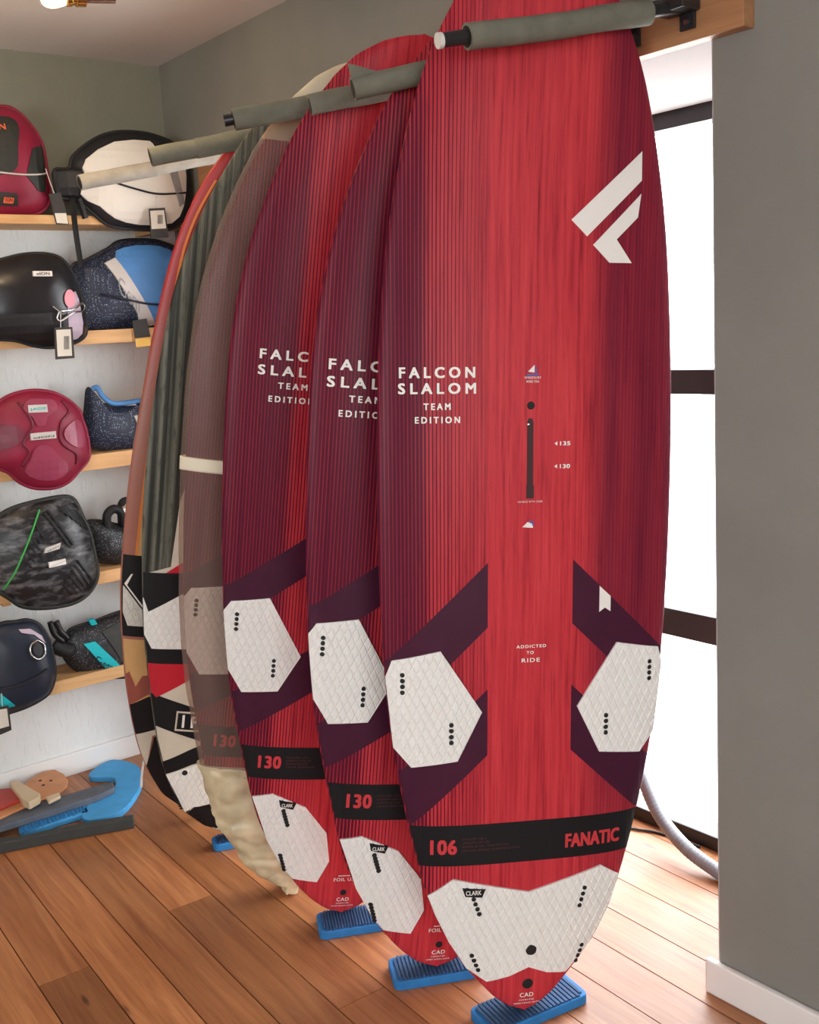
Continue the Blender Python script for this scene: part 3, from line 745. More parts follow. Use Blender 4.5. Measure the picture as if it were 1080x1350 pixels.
obj('bracket', boxes((-0.05, 0.03, -0.05, 0.006, -0.014, 0.014), bevel=0.003), M['steel_black'], A1)
arm((2.011, -.583, 2.084), (2.290, -.046, 2.2), .0, 0, 'grey foam padded rack arm with torn flap between the 106 and 130 boards', M['foam_grey'], [(0.0, 0.5, 1.0)], flap=True, cap=False)
arm((1.779, -.534, 2.100), (2.040, -.046, 2.19), .0, 0, 'grey foam padded rack arm between the two red 130 boards', M['foam_grey'], [(0.0, 0.44, 1.0)], cap=False)
arm((1.582, -.642, 2.092), (1.872, -.046, 2.2), .02, 0, 'grey foam padded rack arm resting on the plastic-wrapped board', M['foam_grey'], [(0.022, 0.5, 1.05)], cap=False)
arm((1.100, -.602, 2.088), (1.310, -.046, 2.2), .0, 0, 'grey foam padded rack arm between the grey streaked and rust boards', M['foam_grey'], [(0.0, 0.135, 1.08), (0.125, 0.5, 1.16)], cap=False)
arm((.670, -.630, 2.080), (.748, -.046, 2.2), .0, 0, 'pale foam padded rack arm in front of the white harness', M['foam_pale'], [(0.0, 0.24, 1.0), (0.23, 0.5, 0.9)], cap=False)

# ------------------------------------------------------------------ shelves
SH = [(2.04, .03), (1.650, .048), (1.217, .055), (.795, .046), (.432, .044)]
SHN = ['topmost', 'second', 'middle', 'fourth', 'lowest']
for (z, th), nm in zip(SH, SHN):
    e = tag(empty('wall_shelf', (0.006, -1.2, z)), f'pale pine wall shelf, {nm} of the five on the white wall', 'shelf', 'pine shelves on the white wall')
    obj('plank', boxes((0, 0.194, -1.4, 1.19, -th, 0), bevel=0.002), M['pine'], e)
    for y in (-.9, 0.36, 1.05):
        obj('bracket', boxes((0, 0.15, y-0.014, y+0.014, -th-0.022, -th), bevel=0.002), M['pine'], e)

# ------------------------------------------------------------------ harnesses on the shelves
def harness_mats():
    M['maroon'] = plain('maroon_neoprene', srgb(140, 22, 55), 0.5, var=0.12, scale=14)
    M['maroon_dark'] = plain('dark_maroon_panel', srgb(112, 24, 50), 0.4, var=0.1, scale=14)
    M['mauve'] = plain('mauve_panel', srgb(150, 60, 85), 0.35, var=0.08)
    M['charcoal'] = plain('charcoal_fabric', srgb(40, 42, 38), 0.55, var=0.15, scale=30)
    M['blackfab'] = plain('black_fabric', (0.010, 0.010, 0.012), 0.6)
    M['blackgloss'] = plain('black_gloss_shell', (0.012, 0.012, 0.014), 0.3, var=0.2, scale=40)
    M['whitefab'] = plain('white_harness_fabric', (0.78, 0.745, 0.67), 0.55, var=0.04, scale=10)
    M['greyfab'] = plain('grey_reflective_strip', (0.33, 0.33, 0.34), 0.4, var=0.15)
    M['lilac'] = plain('lilac_grey_foam', srgb(190, 172, 188), 0.55, var=0.06)
    M['pink'] = plain('pink_print', srgb(225, 150, 165), 0.5)
    M['bluefab'] = plain('sky_blue_fabric', srgb(80, 140, 205), 0.5, var=0.15, scale=6)
    M['teal'] = plain('teal_webbing', srgb(20, 185, 195), 0.5)
    M['green'] = plain('green_cord', srgb(60, 170, 75), 0.5)
    M['card'] = plain('printed_card', srgb(215, 208, 195), 0.6, var=0.04)
    M['card_dark'] = plain('dark_card', srgb(48, 44, 40), 0.6)
    M['silver'] = plain('silver_trim', srgb(205, 200, 195), 0.3)
    M['orange'] = plain('orange_badge', srgb(235, 110, 60), 0.5)
    M['yellow'] = plain('yellow_card', srgb(240, 195, 95), 0.6)
    for nm, key, base, dot in (('speckled_navy_fabric', 'speckle', (0.008, 0.016, 0.045), (0.5, 0.6, 0.7)), ('speckled_black_fabric', 'speckle_black', (0.010, 0.011, 0.014), (0.45, 0.47, 0.5))):
        t = NT(nm); v = t.n('ShaderNodeTexVoronoi'); t.t.links.new(t.coord((62, 62, 62)), v.inputs['Vector'])
        sp = t.n('ShaderNodeSeparateColor'); t.t.links.new(v.outputs['Color'], sp.inputs[0])
        f = t.math('MULTIPLY', t.step(v.outputs['Distance'], 0.36, 0.26), t.step(sp.outputs[0], 0.72, 0.80))
        t.set(t.mix(f, base, dot), 0.5); M[key] = t.m
    M['navy'] = plain('navy_fabric', srgb(28, 36, 52), 0.42, var=0.2, scale=10)
    t = NT('smoky_black_shell'); n = t.noise(t.coord((6, 10, 26)), 1.6, 5, 0.6, 0.1)
    t.set(t.ramp(n, [(0.46, (0.012, 0.012, 0.014)), (0.78, (0.24, 0.24, 0.25))]), 0.38); M['smoke'] = t.m
harness_mats()
class Shell:
    """a stuffed shell standing near the plane x = X; outline given in measured photo points"""
    def __init__(s, outline, X, df=0.07, n=5, corner=False):
        s.X = X; P = [at(u, v, 0, X) for u, v in outline]
        P = [Vector((0, p.y, p.z)) for p in P]
        s.P = [(p.y, p.z) for p in (P if corner else smooth_path(P, n, True))]
        s.cy = sum(p[0] for p in s.P)/len(s.P); s.cz = sum(p[1] for p in s.P)/len(s.P); s.df = df
        an = sorted((math.atan2(z-s.cz, y-s.cy), math.hypot(y-s.cy, z-s.cz)) for y, z in s.P)
        s.an = np.array([a[0] for a in an]); s.rd = np.array([a[1] for a in an])
    def rad(s, a): return float(np.interp(a, s.an, s.rd, period=2*math.pi))
    def h(s, y, z):
        r = math.hypot(y-s.cy, z-s.cz)/max(1e-4, s.rad(math.atan2(z-s.cz, y-s.cy)))
        return s.df*(1-min(r, 0.999)**2.6)**0.6
    def surf(s, y, z, off=0.0): return Vector((s.X+s.h(y, z)+off, y, z))
    def mesh(s, back=0.012, rings=9, zmin=None):
        bm = bmesh.new(); N = len(s.P); front, rear = [], []
        for i in range(rings+1):
            t = math.sin(math.pi/2*(1-i/rings)); t = max(t, 0.0)
            rf, rr = [], []
            for y, z in s.P:
                yy, zz = s.cy+t*(y-s.cy), s.cz+t*(z-s.cz)
                if zmin is not None: zz = max(zz, zmin)
                k = (1-t**2.6)**0.6 if t < 1 else 0
                if i == rings: break
                rf.append(bm.verts.new((s.X+s.df*k, yy, zz)))
                if i: rr.append(bm.verts.new((s.X-back*k, yy, zz)))
            if i == rings: break
            front.append(rf); rear.append(rr if i else rf)
        cf = bm.verts.new((s.X+s.df, s.cy, s.cz)); cb = bm.verts.new((s.X-back, s.cy, s.cz if zmin is None else max(s.cz, zmin)))
        for lay_, c in ((front, cf), (rear, cb)):
            for i in range(len(lay_)-1):
                for k in range(N):
                    bm.faces.new((lay_[i][k], lay_[i][(k+1) % N], lay_[i+1][(k+1) % N], lay_[i+1][k]))
            for k in range(N): bm.faces.new((lay_[-1][k], lay_[-1][(k+1) % N], c))
        bmesh.ops.recalc_face_normals(bm, faces=bm.faces)
        return bm
    def p2(s, pts): return [(p.y, p.z) for p in (at(u, v, 0, s.X+s.df*0.6) for u, v in pts)]
class Harness:
    def __init__(s, name, label, cat, outline, X, df, body, rim=None, rimr=0.008, shelf=None, pad='blackfab', group='harnesses on the pine shelves', corner=False):
        s.sh = Shell(outline, X, df, corner=corner)
        z = min(p[1] for p in s.sh.P) if shelf is None else shelf
        s.e = tag(empty(name, (X-0.05, s.sh.cy, z)), label, cat, group); s.org = Vector((X-0.05, s.sh.cy, z))
        s.shell = s.add('shell', s.sh.mesh(), M[body], smooth=True)
        if rim: s.add('rim', s.loop(s.sh.P, rimr), M[rim], smooth=True)
        if shelf is not None:
            q = Shell.__new__(Shell); q.__dict__.update(s.sh.__dict__)
            q.P = [(q.cy+(y-q.cy)*0.86, shelf+0.001+max(0.0, (zz-shelf))*0.86) for y, zz in q.P]
            q.cz = sum(p[1] for p in q.P)/len(q.P); q.df = 0.004; q.X = X-0.012
            s.add('waist_wrap', q.mesh(back=0.15, zmin=shelf+0.001), M[pad], smooth=True)
    def add(s, name, bm, mat, smooth=False, parent=None):
        for v in bm.verts: v.co -= s.org
        o = obj(name, bm, mat, None, smooth=smooth); o.parent = parent or s.e; return o
    def loop(s, P, r, off=0.0):
        pts = [s.sh.surf(y, z, off) for y, z in P]; pts.append(pts[0])
        return tube(pts, r, 8, cap=False)
    def panel(s, name, pts, mat, off=0.003, smooth_n=0, cell=0.025, px=True, parent=None):
        P = s.sh.p2(pts) if px else pts
        if smooth_n: P = [(v.x, v.y) for v in smooth_path([(a, b, 0) for a, b in P], smooth_n, True)]
        return s.add(name, lay(flat_poly([P], cell, off, skirt=-0.004), s.sh.surf), M[mat], parent=parent)
    def cord(s, name, pts, r, mat, off=0.006, parent=None):
        P = [s.sh.surf(*q, off) for q in s.sh.p2(pts)]
        return s.add(name, tube(smooth_path(P, 6), r, 8), M[mat], smooth=True, parent=parent)
    def text(s, name, t, box_px, mat, off=0.006, bold=0.03, slant=0.0, parent=None):
        u0, v0, u1, v1 = box_px
        (a0, c0), (a1, c1) = s.sh.p2([(u0, v1), (u1, v0)])
        bm = text_flat(t, a0, a1, c0, c1, off, bold)
        if slant:
            for v in bm.verts: v.co.y += slant*(v.co.x-a0)
        return s.add(name, lay(bm, s.sh.surf), M[mat], parent=parent)
    def tag(s, pts, X, mat, inner=None, inner_mat='card', string=None, name='hang_tag', bars=False):
        """stiff card hanging in front; pts are its four photo corners"""
        def card(q, x, th, nm, m, par):
            P = [at(u, v, 0, x) for u, v in q]; bm = bmesh.new()
            f = [bm.verts.new(p+Vector((th, 0, 0))) for p in P]; b = [bm.verts.new(p) for p in P]
            bm.faces.new(f); bm.faces.new(b[::-1]); n = len(P)
            for k in range(n): bm.faces.new((f[k], b[k], b[(k+1) % n], f[(k+1) % n]))
            bmesh.ops.recalc_face_normals(bm, faces=bm.faces)
            return s.add(nm, bm, M[m], parent=par)
        t = card(pts, X, 0.003, name, mat, None)
        if inner:
            pr = card(inner, X+0.003, 0.001, 'tag_print', inner_mat, t)
            if bars:
                (a, b), (c_, d_), (e_, f_), _ = inner; bb = []
                for k in range(6):
                    f0 = 0.55+0.065*k; q = [(a+(c_-a)*f, b+(d_-b)*f+(f_-d_)*g) for f, g in ((f0, .25), (f0+.035, .25), (f0+.035, .75), (f0, .75))]
                    bb.append(q)
                bm = bmesh.new()
                for q in bb: bm.faces.new([bm.verts.new(at(u, v, 0, X+0.0044)) for u, v in q])
                tag(s.add('barcode', bm, M['hole'], parent=pr), kind='stuff')
        if string:
            P = [at(u, v, 0, X) for u, v in string]; s.add('tag_string', tube(P, 0.0016, 6), M['silver'], parent=t)
        return t
    def badge(s, quad, txt, bg, fg, off=0.009, inset=0.16, slant=0.0):
        b = s.panel('badge', quad, bg, off=off, cell=0)
        us = [q[0] for q in quad]; vs = [q[1] for q in quad]; w, h = max(us)-min(us), max(vs)-min(vs)
        c = (quad[0][0], quad[0][1])
        s.text('badge_lettering', txt, (min(us)+w*inset, (quad[0][1])+h*0.18*0+ (quad[3][1]-quad[0][1])*0.2, max(us)-w*inset, quad[3][1]-(quad[3][1]-quad[0][1])*0.2), fg, off=off+0.0012, slant=slant, parent=b)
        return b
XP = 0.222
# 1 maroon, cut by the picture edge
h = Harness('waist_harness', 'maroon harness with charcoal panels at the end of the topmost shelf', 'harness', [(-70, 185), (-40, 152), (0, 141), (20, 146), (40, 165), (55, 190), (61, 222), (65, 255), (58, 276), (30, 286), (-10, 287), (-60, 284), (-80, 240)], 0.13, .07, 'maroon', 'maroon', .007)
h.panel('front_panel', [(-45, 165), (0, 153), (22, 163), (20, 195), (14, 228), (-45, 228)], 'charcoal', smooth_n=3)
h.panel('side_panel', [(40, 197), (56, 191), (61, 222), (60, 255), (48, 252), (31, 233)], 'charcoal')
h.panel('lower_panel', [(-20, 252), (20, 256), (24, 272), (-20, 271)], 'charcoal')
h.cord('zip_line', [(-5, 229), (25, 232), (50, 231), (63, 228)], .003, 'silver')
h.badge([(3, 261), (16, 262), (16, 269), (3, 268)], 'ION', 'orange', 'maroon_dark')
h.text('logo_lettering', 'ION', (-18, 164, 4, 171), 'orange')
h.tag([(64, 256), (80, 254), (91, 296), (74, 296)], .290, 'card_dark', [(72, 281), (87, 281), (90, 295), (75, 294)], 'card', [(60, 222), (66, 240), (72, 257)])
# 2 white with black surround
h = Harness('waist_harness', 'white harness with thick black edging on the topmost shelf', 'harness', [(72, 224), (90, 222), (96, 206), (120, 186), (147, 175), (178, 174), (205, 179), (232, 191), (246, 208), (249, 240), (248, 272), (238, 294), (222, 302), (190, 303), (155, 300), (139, 295), (122, 281), (104, 266), (88, 262), (76, 258), (71, 240)], 0.212, .06, 'blackfab', 'blackfab', .006, shelf=2.04)
h.panel('white_panel', [(113, 210), (150, 187), (197, 186), (203, 195), (238, 204), (247, 232), (243, 272), (228, 294), (185, 296), (152, 288), (132, 272), (106, 256), (109, 232)], 'whitefab', off=.005, smooth_n=2)
h.panel('reflective_strip', [(216, 214), (228, 212), (244, 268), (236, 273)], 'greyfab', off=.0075)
h.cord('draw_cord', [(143, 241), (175, 251), (205, 257), (246, 254)], .0035, 'blackfab', off=.009)
h.panel('buckle', [(73, 226), (104, 224), (106, 240), (102, 258), (78, 256)], 'blackfab', off=.012)
bmw = tube(smooth_path([at(96, 260, 0, .225), at(98, 290, 0, .225), at(102, 320, 0, .225), at(107, 352, 0, .225)], 5), .010, 4)
h.add('webbing_strap', bmw, M['blackfab'])
h.add('webbing_end', tube([at(104, 262, 0, .225), at(113, 288, 0, .225)], .012, 6), M['blackfab'])
h.tag([(196, 275), (217, 274), (222, 313), (199, 315)], .285, 'card_dark', [(198, 278), (216, 277), (219, 301), (200, 302)], 'card', [(206, 258), (206, 275)], bars=True)
# 3 black with pink dot
h = Harness('waist_harness', 'black harness with pink dot and lilac foam edge on the second shelf', 'harness', [(-45, 370), (-20, 350), (10, 340), (35, 335), (62, 335), (82, 342), (96, 362), (106, 388), (112, 415), (113, 440), (98, 452), (70, 458), (45, 456), (20, 449), (-20, 444), (-48, 420)], XP, .075, 'blackgloss', 'blackfab', .006, shelf=1.65)
h.panel('side_foam', [(86, 398), (99, 384), (107, 410), (110, 440), (97, 448), (88, 430)], 'lilac', smooth_n=2)
h.panel('pink_dot', disc_poly(89, 394, 8, 12), 'pink', off=.006, cell=0)
h.panel('lower_panel', [(-40, 416), (40, 414), (72, 412), (80, 440), (60, 454), (20, 446), (-40, 440)], 'blackfab', off=.004)
h.badge([(40, 358), (65, 358), (65, 365), (40, 365)], 'oION', 'white_print', 'blackfab')
h.cord('buckle_loop', [(72, 412), (70, 421), (76, 423), (92, 413), (108, 410), (112, 403), (106, 400), (94, 408), (74, 411)], .0035, 'chrome', off=.012)
h.tag([(71, 432), (95, 431), (98, 472), (73, 474)], .305, 'card_dark', [(74, 435), (93, 434), (95, 469), (76, 470)], 'card', [(70, 404), (80, 412), (80, 433)], bars=True)
# 4 blue with white strap
h = Harness('waist_harness', 'sky blue and navy harness with diagonal white strap on the second shelf', 'harness', [(94, 352), (113, 343), (140, 329), (158, 318), (190, 316), (215, 320), (236, 334), (240, 380), (236, 424), (205, 432), (150, 435), (110, 436), (98, 420), (95, 385)], 0.13, .06, 'speckle', 'blackfab', .006)
h.panel('blue_panel', [(151, 340), (164, 326), (195, 323), (222, 328), (233, 345), (232, 400), (222, 424), (206, 427), (180, 388)], 'bluefab', off=.004, smooth_n=2)
sp = h.panel('white_strap', [(136, 347), (150, 340), (206, 428), (190, 431)], 'silver', off=.007)
h.text('strap_lettering', 'Gem', (153, 362, 176, 388), 'greyfab', off=.0085, bold=0.0, slant=-1.0, parent=sp)
h.cord('draw_cord', [(128, 387), (150, 393), (165, 396), (190, 401), (225, 403)], .004, 'navy', off=.011)
h.tag([(174, 423), (193, 420), (198, 444), (178, 446)], .208, 'card_dark', [(178, 447), (198, 444), (199, 456), (180, 458)], 'yellow', [(181, 400), (183, 422)])
# 5 maroon moulded back plate
h = Harness('waist_harness', 'maroon moulded harness with JADE label on the middle shelf', 'harness', [(-14, 545), (0, 529), (20, 519), (45, 515), (70, 518), (90, 528), (104, 541), (108, 553), (113, 567), (117, 590), (116, 605), (105, 619), (90, 635), (70, 643), (45, 643), (25, 635), (10, 622), (-12, 612), (-22, 580)], XP, .06, 'maroon', 'maroon', .007, shelf=1.217)
h.panel('petal_panel', [(30, 534), (40, 526), (66, 526), (74, 532), (72, 540), (60, 549), (56, 560), (46, 561), (40, 550), (31, 542)], 'mauve', off=.006, smooth_n=2)
h.panel('petal_panel', [(42, 592), (52, 586), (64, 589), (72, 598), (84, 608), (88, 622), (72, 633), (48, 632), (32, 622), (38, 606)], 'mauve', off=.006, smooth_n=2)
h.panel('petal_panel', [(82, 566), (96, 554), (107, 556), (112, 575), (112, 588), (98, 589), (83, 579)], 'mauve', off=.006, smooth_n=2)
h.panel('petal_panel', [(-14, 562), (10, 560), (26, 566), (28, 579), (12, 590), (-14, 594)], 'maroon_dark', off=.006, smooth_n=2)
for P in ([(24, 530), (36, 548), (40, 562), (34, 572), (28, 585), (36, 596), (28, 615)], [(82, 528), (90, 542), (78, 556), (76, 574), (80, 586), (98, 598), (100, 612)]):
    h.cord('moulded_seam', P, .004, 'maroon_dark', off=.003)
h.badge([(35, 534), (60, 533), (60, 543), (35, 544)], 'JADE', 'silver', 'teal', inset=.08)
h.badge([(36, 571), (69, 568), (70, 577), (37, 580)], 'oION', 'silver', 'navy', inset=.1)
# 6 navy speckled
h = Harness('waist_harness', 'navy speckled harness with open light blue collar on the middle shelf', 'harness', [(112, 532), (114, 514), (119, 513), (125, 526), (140, 533), (165, 533), (190, 528), (200, 560), (190, 594), (172, 596), (150, 594), (126, 592), (114, 585), (110, 560)], 0.13, .05, 'speckle', 'blackfab', .004)
h.add('collar', tube(smooth_path([at(122, 513, 0, .14), at(128, 511, 0, .15), at(136, 523, 0, .165), at(152, 532, 0, .17), at(185, 528, 0, .16)], 6), .009, 10), M['bluefab'], smooth=True)
h.panel('collar_patch', [(167, 530), (176, 529), (177, 534), (168, 535)], 'silver', off=.02, cell=0)
h.panel('side_print', [(174, 548), (188, 546), (188, 562), (180, 562)], 'silver', off=.004)
# 7 black striped
h = Harness('waist_harness', 'black harness with slanted ridges and green cord on the fourth shelf', 'harness', [(-18, 705), (-5, 684), (15, 671), (45, 662), (75, 656), (92, 656), (101, 665), (109, 683), (118, 702), (124, 730), (128, 750), (126, 766), (115, 783), (95, 795), (60, 801), (30, 799), (12, 788), (-12, 770), (-22, 735)], XP, .06, 'smoke', 'charcoal', .009, shelf=.795)
h.cord('green_cord', [(52, 672), (36, 708), (20, 748), (12, 765), (6, 778)], .0032, 'green', off=.006)
def ridges(P0, P1, d, n, w, lens=None):
    for i in range(n):
        ox, oy = d[0]*i, d[1]*i; k = lens[i] if lens else 1.0
        a = (P0[0]+ox, P0[1]+oy); b = (P0[0]+ox+(P1[0]-P0[0])*k, P0[1]+oy+(P1[1]-P0[1])*k)
        h.panel('ridge', [a, (a[0]+w, a[1]-w*0.3), (b[0]+w, b[1]-w*0.3), b], 'blackfab', off=.007, cell=0.04)
ridges((75, 667), (82, 677), (4.2, 1.0), 7, 2.4, [0.8, 1.2, 1.6, 2.0, 2.4, 2.6, 2.6])
ridges((56, 676), (88, 721), (5, -3), 2, 3.0)
ridges((44, 692), (54, 708), (-3.4, 8), 6, 2.4)
ridges((98, 738), (120, 764), (-3.8, 6.2), 6, 2.6, [1, 1, .95, .9, .8, .6])
h.badge([(56, 721), (76, 714), (74, 722), (54, 728)], 'TEAM', 'silver', 'blackfab', inset=.14, slant=.3)
h.badge([(60, 740), (82, 735), (83, 742), (61, 747)], 'oION', 'white_print', 'blackfab', inset=.1, slant=.2)
# 8 black folded
h = Harness('waist_harness', 'folded black harness with padded loops on the fourth shelf', 'harness', [(112, 690), (128, 686), (150, 690), (180, 700), (190, 730), (180, 742), (140, 742), (124, 738), (116, 720)], 0.13, .05, 'speckle_black', 'blackfab', .004)
h.add('padded_loop', tube(smooth_path([at(142, 700, 0, .15), at(141, 680, 0, .16), at(150, 671, 0, .165), at(160, 676, 0, .16), at(164, 692, 0, .15)], 6), .016, 12), M['blackfab'], smooth=True)
h.add('padded_loop', tube(smooth_path([at(160, 690, 0, .12), at(160, 664, 0, .13), at(172, 660, 0, .13), at(184, 672, 0, .12)], 6), .013, 12), M['blackfab'], smooth=True)
h.panel('white_patch', [(160, 670), (168, 667), (169, 672), (162, 675)], 'white_print', off=.045, cell=0)
# 9 dark navy
h = Harness('waist_harness', 'dark navy harness with chrome hexagon on the lowest shelf', 'harness', [(-25, 840), (0, 823), (20, 820), (36, 818), (51, 824), (62, 840), (68, 860), (72, 885), (68, 905), (60, 917), (40, 929), (15, 938), (-15, 944), (-32, 900)], XP, .06, 'navy', 'blackfab', .008, shelf=.432)
hx = [(47+11*math.cos(R(a)), 855+12*math.sin(R(a))) for a in range(-90, 271, 60)]
h.cord('hexagon_ring', hx, .0032, 'chrome', off=.006)
h.panel('hexagon_field', [(47+7*math.cos(R(a)), 855+8*math.sin(R(a))) for a in range(-90, 270, 60)], 'blackgloss', off=.005, cell=0)
h.cord('lower_cord', [(-10, 908), (18, 902), (45, 890), (60, 880)], .0035, 'blackfab')
h.panel('painted_highlight', [(25, 830), (40, 829), (55, 838), (60, 848), (44, 836), (28, 834)], 'lilac', off=.004)  # highlight along the upper shell, painted on as a lilac crescent
ts = h.panel('teal_strap', [(-15, 912), (0, 914), (20, 930), (8, 933), (-15, 932)], 'teal', off=.006)
h.tag([(-12, 934), (11, 930), (15, 962), (-8, 972)], .30, 'card_dark', [(-10, 937), (9, 934), (12, 957), (-8, 963)], 'card', [(2, 914), (3, 932)])
# 10 black with teal strap
h = Harness('waist_harness', 'black harness with diagonal teal strap on the lowest shelf', 'harness', [(88, 834), (97, 827), (125, 818), (158, 806), (185, 803), (192, 850), (185, 890), (165, 893), (138, 893), (118, 890), (98, 882), (84, 866), (82, 848)], 0.14, .055, 'speckle_black', 'blackfab', .005)
sp = h.panel('teal_strap', [(108, 848), (122, 844), (160, 880), (138, 882)], 'teal', off=.006)
h.text('strap_lettering', 'Gem', (124, 856, 144, 874), 'navy', off=.0075, bold=0.0, slant=-.8, parent=sp)
h.panel('teal_strap', [(143, 886), (168, 884), (180, 890), (158, 892)], 'teal', off=.006)
h.panel('upper_panel', [(132, 832), (160, 818), (184, 818), (186, 870), (162, 876)], 'charcoal', off=.004)
h.panel('teal_loop', [(120, 819), (127, 817), (129, 823), (122, 825)], 'teal', off=.012, cell=0)
for P in ([(66, 820), (72, 836), (84, 846)], [(74, 819), (80, 832), (90, 842)]):
    h.add('buckle_arm', tube(smooth_path([at(u, v, 0, .17) for u, v in P], 5), .011, 10), M['blackgloss'], smooth=True)
h.add('buckle', tube(smooth_path([at(70, 850, 0, .15), at(82, 856, 0, .16), at(96, 858, 0, .17)], 5), .028, 12), M['blackfab'], smooth=True)

# ------------------------------------------------------------------ pile on the floor by the white wall
def slab_between(name, label, cat, pts, z0, z1, mat, group=None, bevel=0.004, rounded=False):
    """flat-lying piece; pts are photo points on its top face"""
    P = [at(u, v, 2, z1) for u, v in pts]
    if rounded: P = smooth_path(P, 4, True)
    c = sum(P, Vector())/len(P)
    e = prism([(p.x-c.x, p.y-c.y) for p in P], 0, z1-z0, bevel=bevel)
    o = obj(name, e, mat); o.location = (c.x, c.y, z0); return tag(o, label, cat, group) if label else o
slab_between('foam_strip', 'long charcoal foam strip lying on the floorboards', 'foam strip', [(176, 1073), (176, 1079), (90, 1094), (0, 1112), (-60, 1126), (-60, 1112), (0, 1104), (30, 1101), (90, 1088)], 0.0, 0.036, M['foam_dark'])
slab_between('foam_pad', 'blue ribbed foam strip half under the grey foam bar', 'foam pad', [(24, 1091), (112, 1058), (118, 1070), (60, 1088), (26, 1098)], 0.0, 0.022, M['blue_light'])
rp = [o for o in COL.objects if o.name == 'foam_pad'][0]
bm = bmesh.new()
for i in range(17):
    a, b = at(26+5.1*i, 1092-1.95*i, 2, .023), at(30+5.1*i, 1097.5-1.75*i, 2, .023)
    dv = Vector((-(b-a).y, (b-a).x, 0)).normalized()*0.0032
    q = [a-dv, b-dv, b+dv, a+dv]; lo = [bm.verts.new((p.x-rp.location.x, p.y-rp.location.y, .020)) for p in q]; hi = [bm.verts.new((p.x-rp.location.x, p.y-rp.location.y, .0255)) for p in q]
    bm.faces.new(hi)
    for k in range(4): bm.faces.new((lo[k], lo[(k+1) % 4], hi[(k+1) % 4], hi[k]))
bmesh.ops.recalc_face_normals(bm, faces=bm.faces); tag(obj('ribs', bm, M['blue_foam'], rp), kind='stuff')
tag(slab_between('foam_bar', 'blue-grey foam bar lying against the bright blue foam', 'foam bar', [(148, 1030), (151, 1038), (128, 1049), (60, 1071), (-5, 1091), (-30, 1099), (-30, 1086), (0, 1076), (60, 1055), (125, 1036)], 0.023, 0.046, plain('blue_grey_foam', srgb(92, 98, 108), 0.8, var=0.15, scale=25, bump=0.25)))
bl = slab_between('foam_pad', None, None, [(118, 1019), (132, 1008), (150, 1001), (176, 1006), (186, 1016), (186, 1034), (168, 1062), (146, 1075), (116, 1081), (107, 1074), (112, 1064), (128, 1054), (150, 1038), (152, 1028), (145, 1024), (121, 1024)], 0.0, 0.022, M['blue_light'], bevel=0.003, rounded=True)
tag(bl, 'bright blue crescent of foam lying on the floor', 'foam pad')
# the leather-and-wood strap on top of the bar
c = at(40, 1050, 2, .058)
hs = tag(empty('foot_strap', (c.x, c.y, 0.047)), 'tan and red strap with beige clip lying on the foam bar', 'strap')
def flat_part(name, pts, z0, z1, mat, bevel=0.003, parent=hs):
    P = [at(u, v, 2, z1) for u, v in pts]
    o = obj(name, prism([(p.x-c.x, p.y-c.y) for p in P], z0-0.047, z1-0.047, bevel=bevel), mat, parent); return o
M['tan'] = plain('tan_leather', srgb(205, 140, 92), 0.5, var=0.1); M['strap_red'] = plain('red_strap', srgb(180, 58, 48), 0.55, var=0.06); M['beige'] = plain('beige_plastic', srgb(212, 190, 155), 0.45)
flat_part('sole_plate', [(-60, 1088), (-60, 1074), (20, 1050), (34, 1030), (55, 1017), (72, 1014), (84, 1020), (90, 1028), (88, 1036), (78, 1044), (54, 1053), (0, 1078)], 0.047, 0.056, M['tan'])
flat_part('red_strap', [(-60, 1056), (0, 1040), (20, 1038), (32, 1052), (0, 1066), (-60, 1086)], 0.0565, 0.066, M['strap_red'])
flat_part('clip', [(12, 1031), (22, 1028), (53, 1046), (52, 1050), (38, 1058), (30, 1054)], 0.0565, 0.084, M['beige'])
for u, v in ((53, 1029), (67, 1029), (57, 1035)):
    p = at(u, v, 2, .0566); bm = bmesh.new(); bmesh.ops.create_cone(bm, cap_ends=True, segments=10, radius1=.006, radius2=.006, depth=.001)
    o = obj('rivet_hole', bm, M['hole'], hs); o.location = (p.x-c.x, p.y-c.y, .0566-.047)
flat_part('buckle', [(60, 1050), (78, 1044), (80, 1049), (64, 1057)], 0.0565, 0.068, M['beige'])
# white cord hanging between the last boards
P = smooth_path([at(206, 985, 0, .62), at(196, 988, 0, .60), at(190, 1002, 0, .58), at(187, 1022, 0, .56), at(186, 1038, 0, .55)], 6)
tag(obj('cord', tube(P, .004, 8), M['white_print'], smooth=True), 'thin white cord looping down beside the rust board tail', 'cord')

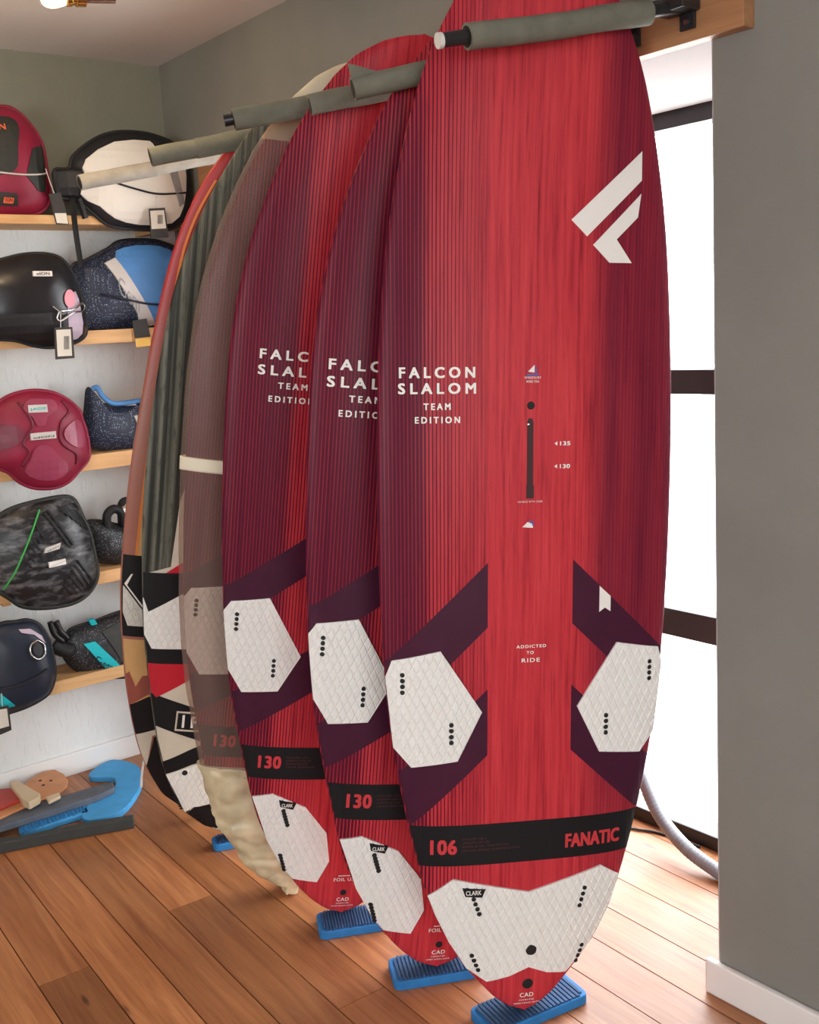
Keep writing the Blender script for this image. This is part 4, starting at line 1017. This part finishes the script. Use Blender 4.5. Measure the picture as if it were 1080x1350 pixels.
# ------------------------------------------------------------------ hose and cable in the window recess
P = smooth_path([(1.66, .535, .36), (1.735, .515, .29), tuple(at(845, 1020, 1, .5)), tuple(at(870, 1075, 1, .48)), tuple(at(905, 1118, 2, .05)), tuple(at(948, 1150, 2, .024)), (2.26, .40, .024), (2.36, .30, .024)], 40)
rr = [0.0210 if (i//2) % 2 else 0.0202 for i in range(len(P))]
tag(obj('vacuum_hose', tube(P, rr, 14), plain('grey_corrugated_plastic', srgb(128, 130, 136), 0.45), smooth=True), 'grey corrugated vacuum hose resting against the glass door sill', 'hose')
P = smooth_path([(1.60, .44, .005), tuple(at(833, 1092, 2, .005)), tuple(at(860, 1096, 2, .005)), tuple(at(885, 1103, 2, .005)), (2.0, .545, .005)], 8)
tag(obj('cable', tube(P, .004, 8), M['steel_black'], smooth=True), 'thin black cable on the floorboards by the door sill', 'cable')

# ------------------------------------------------------------------ ceiling lamp with bare bulb
lp = at(66, -3, 2, 2.45); d = (at(140, -2, 2, 2.46)-lp).normalized()
e = tag(empty('ceiling_lamp', (lp.x+d.x*.16, lp.y+d.y*.16, HC)), 'brass and steel ceiling lamp with a glowing bare bulb', 'lamp'); org = Vector((lp.x+d.x*.16, lp.y+d.y*.16, HC))
L = lambda s, z=0.0: lp+d*s+Vector((0, 0, z))-org
prof = [(-.022, .006), (-.020, .014), (-.012, .021), (.0, .024), (.014, .023), (.028, .019), (.038, .016)]
t = NT('glowing_bulb'); t.b.inputs['Emission Color'].default_value = (1, .72, .40, 1); t.b.inputs['Emission Strength'].default_value = 9.0; t.set((1, .9, .75), .3)
obj('bulb', tube([L(a) for a, b in prof], [b for a, b in prof], 18), t.m, e, smooth=True)
obj('socket', tube([L(.036), L(.040), L(.050), L(.052), L(.060), L(.062), L(.085)], [.017, .021, .021, .018, .018, .021, .021], 18), M['brass'], e, angle=30)
obj('stem', tube([L(.085), L(.16)], .012, 14), M['chrome'], e, angle=30)
obj('drop_rod', tube([L(.15, -.0), Vector((0, 0, -.02))], .008, 12), M['chrome'], e, angle=30)
bm = bmesh.new(); bmesh.ops.create_cone(bm, cap_ends=True, segments=28, radius1=.045, radius2=.05, depth=.024); bmesh.ops.translate(bm, verts=bm.verts, vec=(0, 0, -.012))
obj('ceiling_rose', bm, M['chrome'], e, angle=30)
pl = bpy.data.lights.new('bulb_light', 'POINT'); pl.color = (1, .74, .45); pl.energy = 10; pl.shadow_soft_size = .03
po = bpy.data.objects.new('bulb_light', pl); COL.objects.link(po); po.parent = e; po.location = L(-.045)
